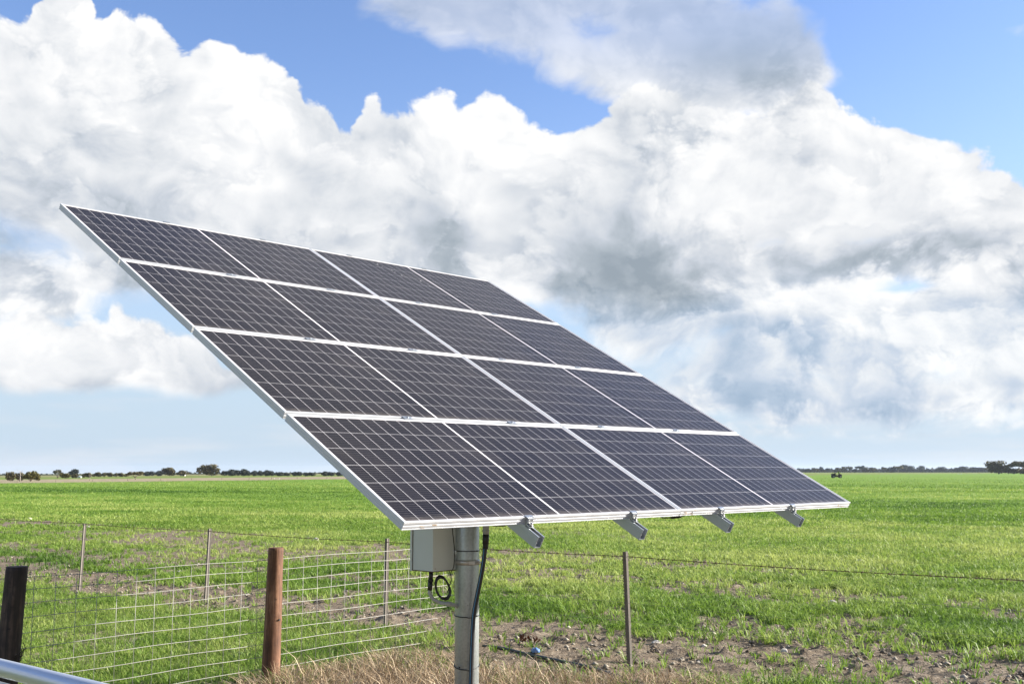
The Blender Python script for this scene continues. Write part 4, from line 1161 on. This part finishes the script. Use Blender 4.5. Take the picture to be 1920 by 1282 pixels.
for a in ((1687, 1704, 872, 'dense', 'dark', 'left and larger of the two dark dome trees far off'), (1703, 1717, 873, 'dense', 'dark', 'right of the two dark dome trees far off'),
          (1721, 1734, 873.7, 'dense', 'dark', 'lone dark dome tree right of the pair of domes'), (1760, 1775, 875.5, 'round', 'dark', 'dark peaked tree above the low band, right of the lone dome'),
          (1788, 1799, 876.8, 'dense', 'dark', 'small dark bump of a tree left of the broad far clump'), (1798, 1817, 874, 'dense', 'dark', 'broad far dark clump of a tree left of the big brown gum'),
          (1815, 1834, 876, 'dense', 'dark', 'low far tree right of the broad dark clump'), (1832, 1853, 876, 'dense', 'dark', 'low far tree touching the left side of the big brown gum')):
    tree(a[0], a[1], a[2], 885, a[3], a[4], a[5])
tree(1852, 1893, 865.5, 888.4, 'round', 'olive', 'big brown rounded gum near the right edge', v_=0, wide=1.1)
tree(1884, 1898, 873, 888.4, 'round', 'olive', 'smaller gum filling between the big brown gum and the spreading gum')
tree(1894, 1934, 865.5, 888.4, 'umbrella', 'olive', 'spreading open gum with sky under its crown at the right edge', v_=0, wide=1.15)
tree(1892, 1912, 878, 888.4, 'dense', 'olive', 'low bush beneath the spreading gum, nearer the big gum')
tree(1908, 1930, 879, 888.4, 'dense', 'olive', 'low bush beneath the spreading gum at the very edge')
# dead trees
def dead(px, ytop, ybase, label, seed):
    g = gp(px, ybase); d = ray(px, ytop); d = d / d.y * g.y; H_ = d.z + CH - g.z
    o = thing('dead_tree', g, label, 'dead tree'); rs = random.Random(seed); mb = MB()
    mb.tube([Vector((0, 0, 0)), Vector((.03 * H_, 0, H_ * .4)), Vector((-.02 * H_, 0, H_))], [.05 * H_, .035 * H_, .01 * H_], 6); mb.build('trunk', M['deadwood'], o)
    for k in range(7):
        z = H_ * rs.uniform(.35, .85); a = rs.uniform(-.5, .5) + (PI if k % 2 else 0); l = H_ * rs.uniform(.2, .42); mb = MB()
        mb.tube([Vector((0, 0, z)), Vector((math.cos(a) * l * .5, math.sin(a) * l * .5, z + l * .3)), Vector((math.cos(a) * l, math.sin(a) * l, z + l * .75))], [.014 * H_, .010 * H_, .004 * H_], 5)
        mb.build('limb', M['deadwood'], o)
dead(37, 881, 902, 'bare grey dead tree between two living trees at far left', 4)
dead(168, 889, 900.5, 'small dead stump tree standing out in the pale paddock at left', 9)
# continuous far wood
def far_wood(spans, name, label, mk, per=46):
    V, F, var = [], [], []
    for x0, x1, y0, yb, D in spans:
        for k in range(int((x1 - x0) * per)):
            px = rng.uniform(x0, x1); d = ray(px, 885); d = d / d.y; Dd = D + rng.uniform(-25, 25)
            cxx = d.x * Dd; g = float(terr(cxx, Dd))
            top = (ray(px, y0 + 1.4 * math.sin(px * .7) + 1.0 * math.sin(px * 1.9 + 1))); zt = top.z / top.y * Dd + CH - g
            p = np.array([cxx, Dd, g + zt * rng.random() ** .8]); s = D / FPX * 1.25 * (.5 + rng.random())
            a = rng.normal(size=3); a /= np.linalg.norm(a); b_ = np.cross(a, rng.normal(size=3)); b_ /= np.linalg.norm(b_)
            i = len(V); V += [p - a * s - b_ * s * .6, p + a * s - b_ * s * .5, p + a * s * .8 + b_ * s * .6, p - a * s * .7 + b_ * s * .7]; F.append((i, i + 1, i + 2, i + 3)); var += [rng.random()] * 4
    o = link(name, np_mesh(name, np.array(V), F4=np.array(F), attrs={'var': np.array(var)}), LM[mk]); tag(o, label, 'woodland', kind='stuff')
far_wood([(-60, 12, 890, 895, 1000), (24, 44, 891, 895, 1000), (68, 130, 890.5, 895, 1000), (140, 175, 891, 894, 1000), (240, 310, 888.5, 893, 1100), (350, 385, 888, 892, 1100), (408, 690, 887.5, 892, 1150)],
         'distant_woodland', 'low dark distant woodland band behind the left treeline', 'dark')
far_wood([(1480, 1760, 880.5, 886, 1500), (1730, 1860, 879.5, 886, 1500), (1850, 1990, 880, 886, 1500)], 'distant_woodland', 'low blue-grey distant woodland band behind the right treeline', 'dark')

# ------------------------------------------------------------------ small far things
def place(px, py): return gp(px, py)
# white shed
g = place(342, 892); k = g.y / FPX
sh = thing('farm_shed', g, 'small cream farm shed with pale roof in front of the brown gum at left', 'shed')
w_, h_, d_ = 8.6 * k, 4.2 * k, 6 * k
mb = MB(); mb.box((0, d_ / 2, h_ / 2), (w_, d_, h_)); mb.build('wall', M['white'], sh)
mb = MB(); mb.extrude([(-w_ * .55, h_), (w_ * .55, h_), (w_ * .55, h_ * 1.06), (0, h_ * 1.36), (-w_ * .55, h_ * 1.06)], Vector((0, -.05 * d_, 0)), Vector((1, 0, 0)), Vector((0, 0, 1)), Vector((0, 1, 0)), d_ * 1.1); mb.build('roof', M['roof'], sh)
mb = MB(); mb.box((w_ * .2, -.02, h_ * .4), (w_ * .22, .04, h_ * .8)); mb.build('door', M['dark'], sh)
g = place(147, 895.5); k = g.y / FPX
sh = thing('farm_shed', g, 'low pale blue-roofed farm building glimpsed right of the dark blue-green tree', 'shed')
mb = MB(); mb.box((0, 3 * k, 1.1 * k), (8 * k, 5 * k, 2.2 * k)); mb.build('wall', M['roof'], sh)
mb = MB(); mb.extrude([(-4.3 * k, 2.2 * k), (4.3 * k, 2.2 * k), (4.3 * k, 2.5 * k), (0, 3.6 * k), (-4.3 * k, 2.5 * k)], Vector((0, 0, 0)), Vector((1, 0, 0)), Vector((0, 0, 1)), Vector((0, 1, 0)), 6 * k); mb.build('roof', simple('blue_roof', (.35, .45, .58), .5), sh)
# troughs
for px, py, wpx, lb in ((519, 897.5, 10, 'long white trough lying in the pale strip beyond the left crop'), (1800, 888.5, 6, 'small white trough at the far edge of the right crop')):
    g = place(px, py); k = g.y / FPX; o = thing('water_trough', g, lb, 'trough')
    mb = MB(); mb.extrude([(-wpx / 2 * k, 0), (wpx / 2 * k, 0), (wpx * .54 * k, 1.6 * k), (wpx * .5 * k, 1.6 * k), (wpx * .46 * k, .3 * k), (-wpx * .46 * k, .3 * k), (-wpx * .5 * k, 1.6 * k), (-wpx * .54 * k, 1.6 * k)], Vector((0, 0, 0)), Vector((1, 0, 0)), Vector((0, 0, 1)), Vector((0, 1, 0)), 2 * k)
    mb.build('basin', M['white'], o); mb = MB(); mb.box((0, k, .12 * k), (wpx * .8 * k, 1.6 * k, .22 * k)); mb.build('base', M['stone'], o)
# far fence posts along the pale strip
fp = None
for px, py in ((32, 904), (104, 903.3), (174, 902.3), (239, 901.3), (301, 900.4), (359, 899.6), (416, 898.8), (467, 898.2), (509, 897.8), (557, 897.4), (613, 896.9), (1497, 886.6), (1528, 886.6), (1561, 886.5), (1596, 886.5), (1630, 886.6), (1648, 886.7), (1705, 886.6), (1745, 886.5), (1752, 886.5), (1786, 886.6), (1812, 886.7), (1836, 886.8)):
    left = px < 700
    g = place(px, py); hh = (4.6 if left else 3.2) * g.y / FPX
    if fp is None:
        mb = MB(); mb.tube([(0, 0, 0), (.01, 0, .5), (0, 0, 1)], [.035, .032, .03], 7); fp = mb.mesh('far_post'); fp.materials.append(M['bark'])
    o = link('fence_post', fp, None); o.location = g; sc_ = .75 * g.y / FPX / .07; o.scale = (sc_, sc_, hh)
    tag(o, 'thin dark post in the distant fence along the pale strip at left' if left else 'tiny dark post in the distant fence at the far edge of the right crop', 'fence post',
        'posts of the distant left fence' if left else 'posts of the distant right fence')
# buggy
g = place(1568.5, 895.6); S = 19.0 / 3.05 * g.y / FPX
bg = thing('farm_buggy', g, 'dark side-by-side farm buggy with roof crossing the crop in front of the treeline', 'buggy'); bg.scale = (S, S, S)
mb = MB(); mb.extrude([(-1.35, .45), (-.62, .45), (-.58, .28), (.62, .28), (.66, .45), (1.3, .45), (1.45, .62), (1.42, .95), (.75, 1.08), (.55, .72), (-.45, .72), (-.5, 1.0), (-1.42, 1.0), (-1.42, .6)], Vector((0, -.65, 0)), Vector((1, 0, 0)), Vector((0, 0, 1)), Vector((0, 1, 0)), 1.3); mb.build('body', M['dark'], bg)
mb = MB(); mb.extrude([(.62, 1.0), (1.30, .97), (1.42, .99), (1.2, 1.12), (.72, 1.18)], Vector((0, -.55, 0)), Vector((1, 0, 0)), Vector((0, 0, 1)), Vector((0, 1, 0)), 1.1); mb.build('bonnet', M['red'], bg)
mb = MB(); mb.extrude([(-.3, .50), (.62, .50), (.62, .72), (-.3, .72)], Vector((0, -.67, 0)), Vector((1, 0, 0)), Vector((0, 0, 1)), Vector((0, 1, 0)), .02); mb.build('side_panel', M['red'], bg)
mb = MB(); mb.box((.05, 0, 1.93), (1.75, 1.3, .09), bevel=.03); mb.build('roof', M['dark'], bg)
for sy in (-.58, .58):
    mb = MB(); mb.tube([(.85, sy, 1.05), (.62, sy, 1.9)], .03, 6); mb.tube([(-.55, sy, .95), (-.62, sy, 1.9)], .03, 6); mb.tube([(-.1, sy, .75), (-.1, sy, 1.9)], .025, 6); mb.build('cage_bar', M['dark'], bg)
mb = MB(); mb.extrude([(.80, 1.1), (.83, 1.1), (.64, 1.86), (.61, 1.86)], Vector((0, -.55, 0)), Vector((1, 0, 0)), Vector((0, 0, 1)), Vector((0, 1, 0)), 1.1); mb.build('windscreen', M['glass_g'], bg)
mb = MB(); mb.box((-.15, 0, .85), (.5, 1.1, .15), bevel=.03); mb.box((-.42, 0, 1.2), (.14, 1.1, .6), bevel=.03); mb.build('seat', M['seat'], bg)
mb = MB(); mb.tube([(-1.5, -.6, 1.0), (-1.5, -.6, 1.25), (-.6, -.6, 1.25)], .025, 6); mb.tube([(-1.5, .6, 1.0), (-1.5, .6, 1.25), (-.6, .6, 1.25)], .025, 6); mb.box((-1.0, 0, 1.12), (.8, 1.0, .22)); mb.build('cargo_tray', M['dark'], bg)
for wx_ in (-1.02, 1.05):
    for sy in (-.68, .68):
        mb = MB(); pts = [(math.cos(2 * PI * k / 20) * .27, 0, math.sin(2 * PI * k / 20) * .27) for k in range(21)]; mb.tube(pts, .12, 8, cap=False)
        wl = mb.build('wheel', M['rubber'], bg, (wx_, sy, .37)); mb = MB(); mb.tube([(0, -.08, 0), (0, .08, 0)], .17, 14); mb.build('rim', M['bolt'], wl)

# ------------------------------------------------------------------ air
mb = MB(); mb.box((0, 0, -5), (15600, 15600, 80))
hm = bpy.data.materials.new('air'); hm.use_nodes = True; ht = NT(hm.node_tree); ht.n.remove(ht.n['Principled BSDF'])
pv = ht.new('ShaderNodeVolumePrincipled'); pv.inputs['Color'].default_value = (.72, .84, 1.0, 1); pv.inputs['Density'].default_value = .00006; pv.inputs['Anisotropy'].default_value = .2
ht.l.new(pv.outputs[0], ht.n['Material Output'].inputs['Volume'])
hz = mb.build('haze', hm); tag(hz, 'thin pale blue air haze over the whole paddock', 'haze', kind='stuff')

# ------------------------------------------------------------------ render settings
scene.render.engine = 'CYCLES'
scene.cycles.use_denoising = True
scene.cycles.max_bounces = 6
scene.cycles.sample_clamp_indirect = 8
scene.view_settings.view_transform = 'Standard'; scene.view_settings.look = 'None'
scene.view_settings.exposure = EXPO; scene.view_settings.gamma = 1
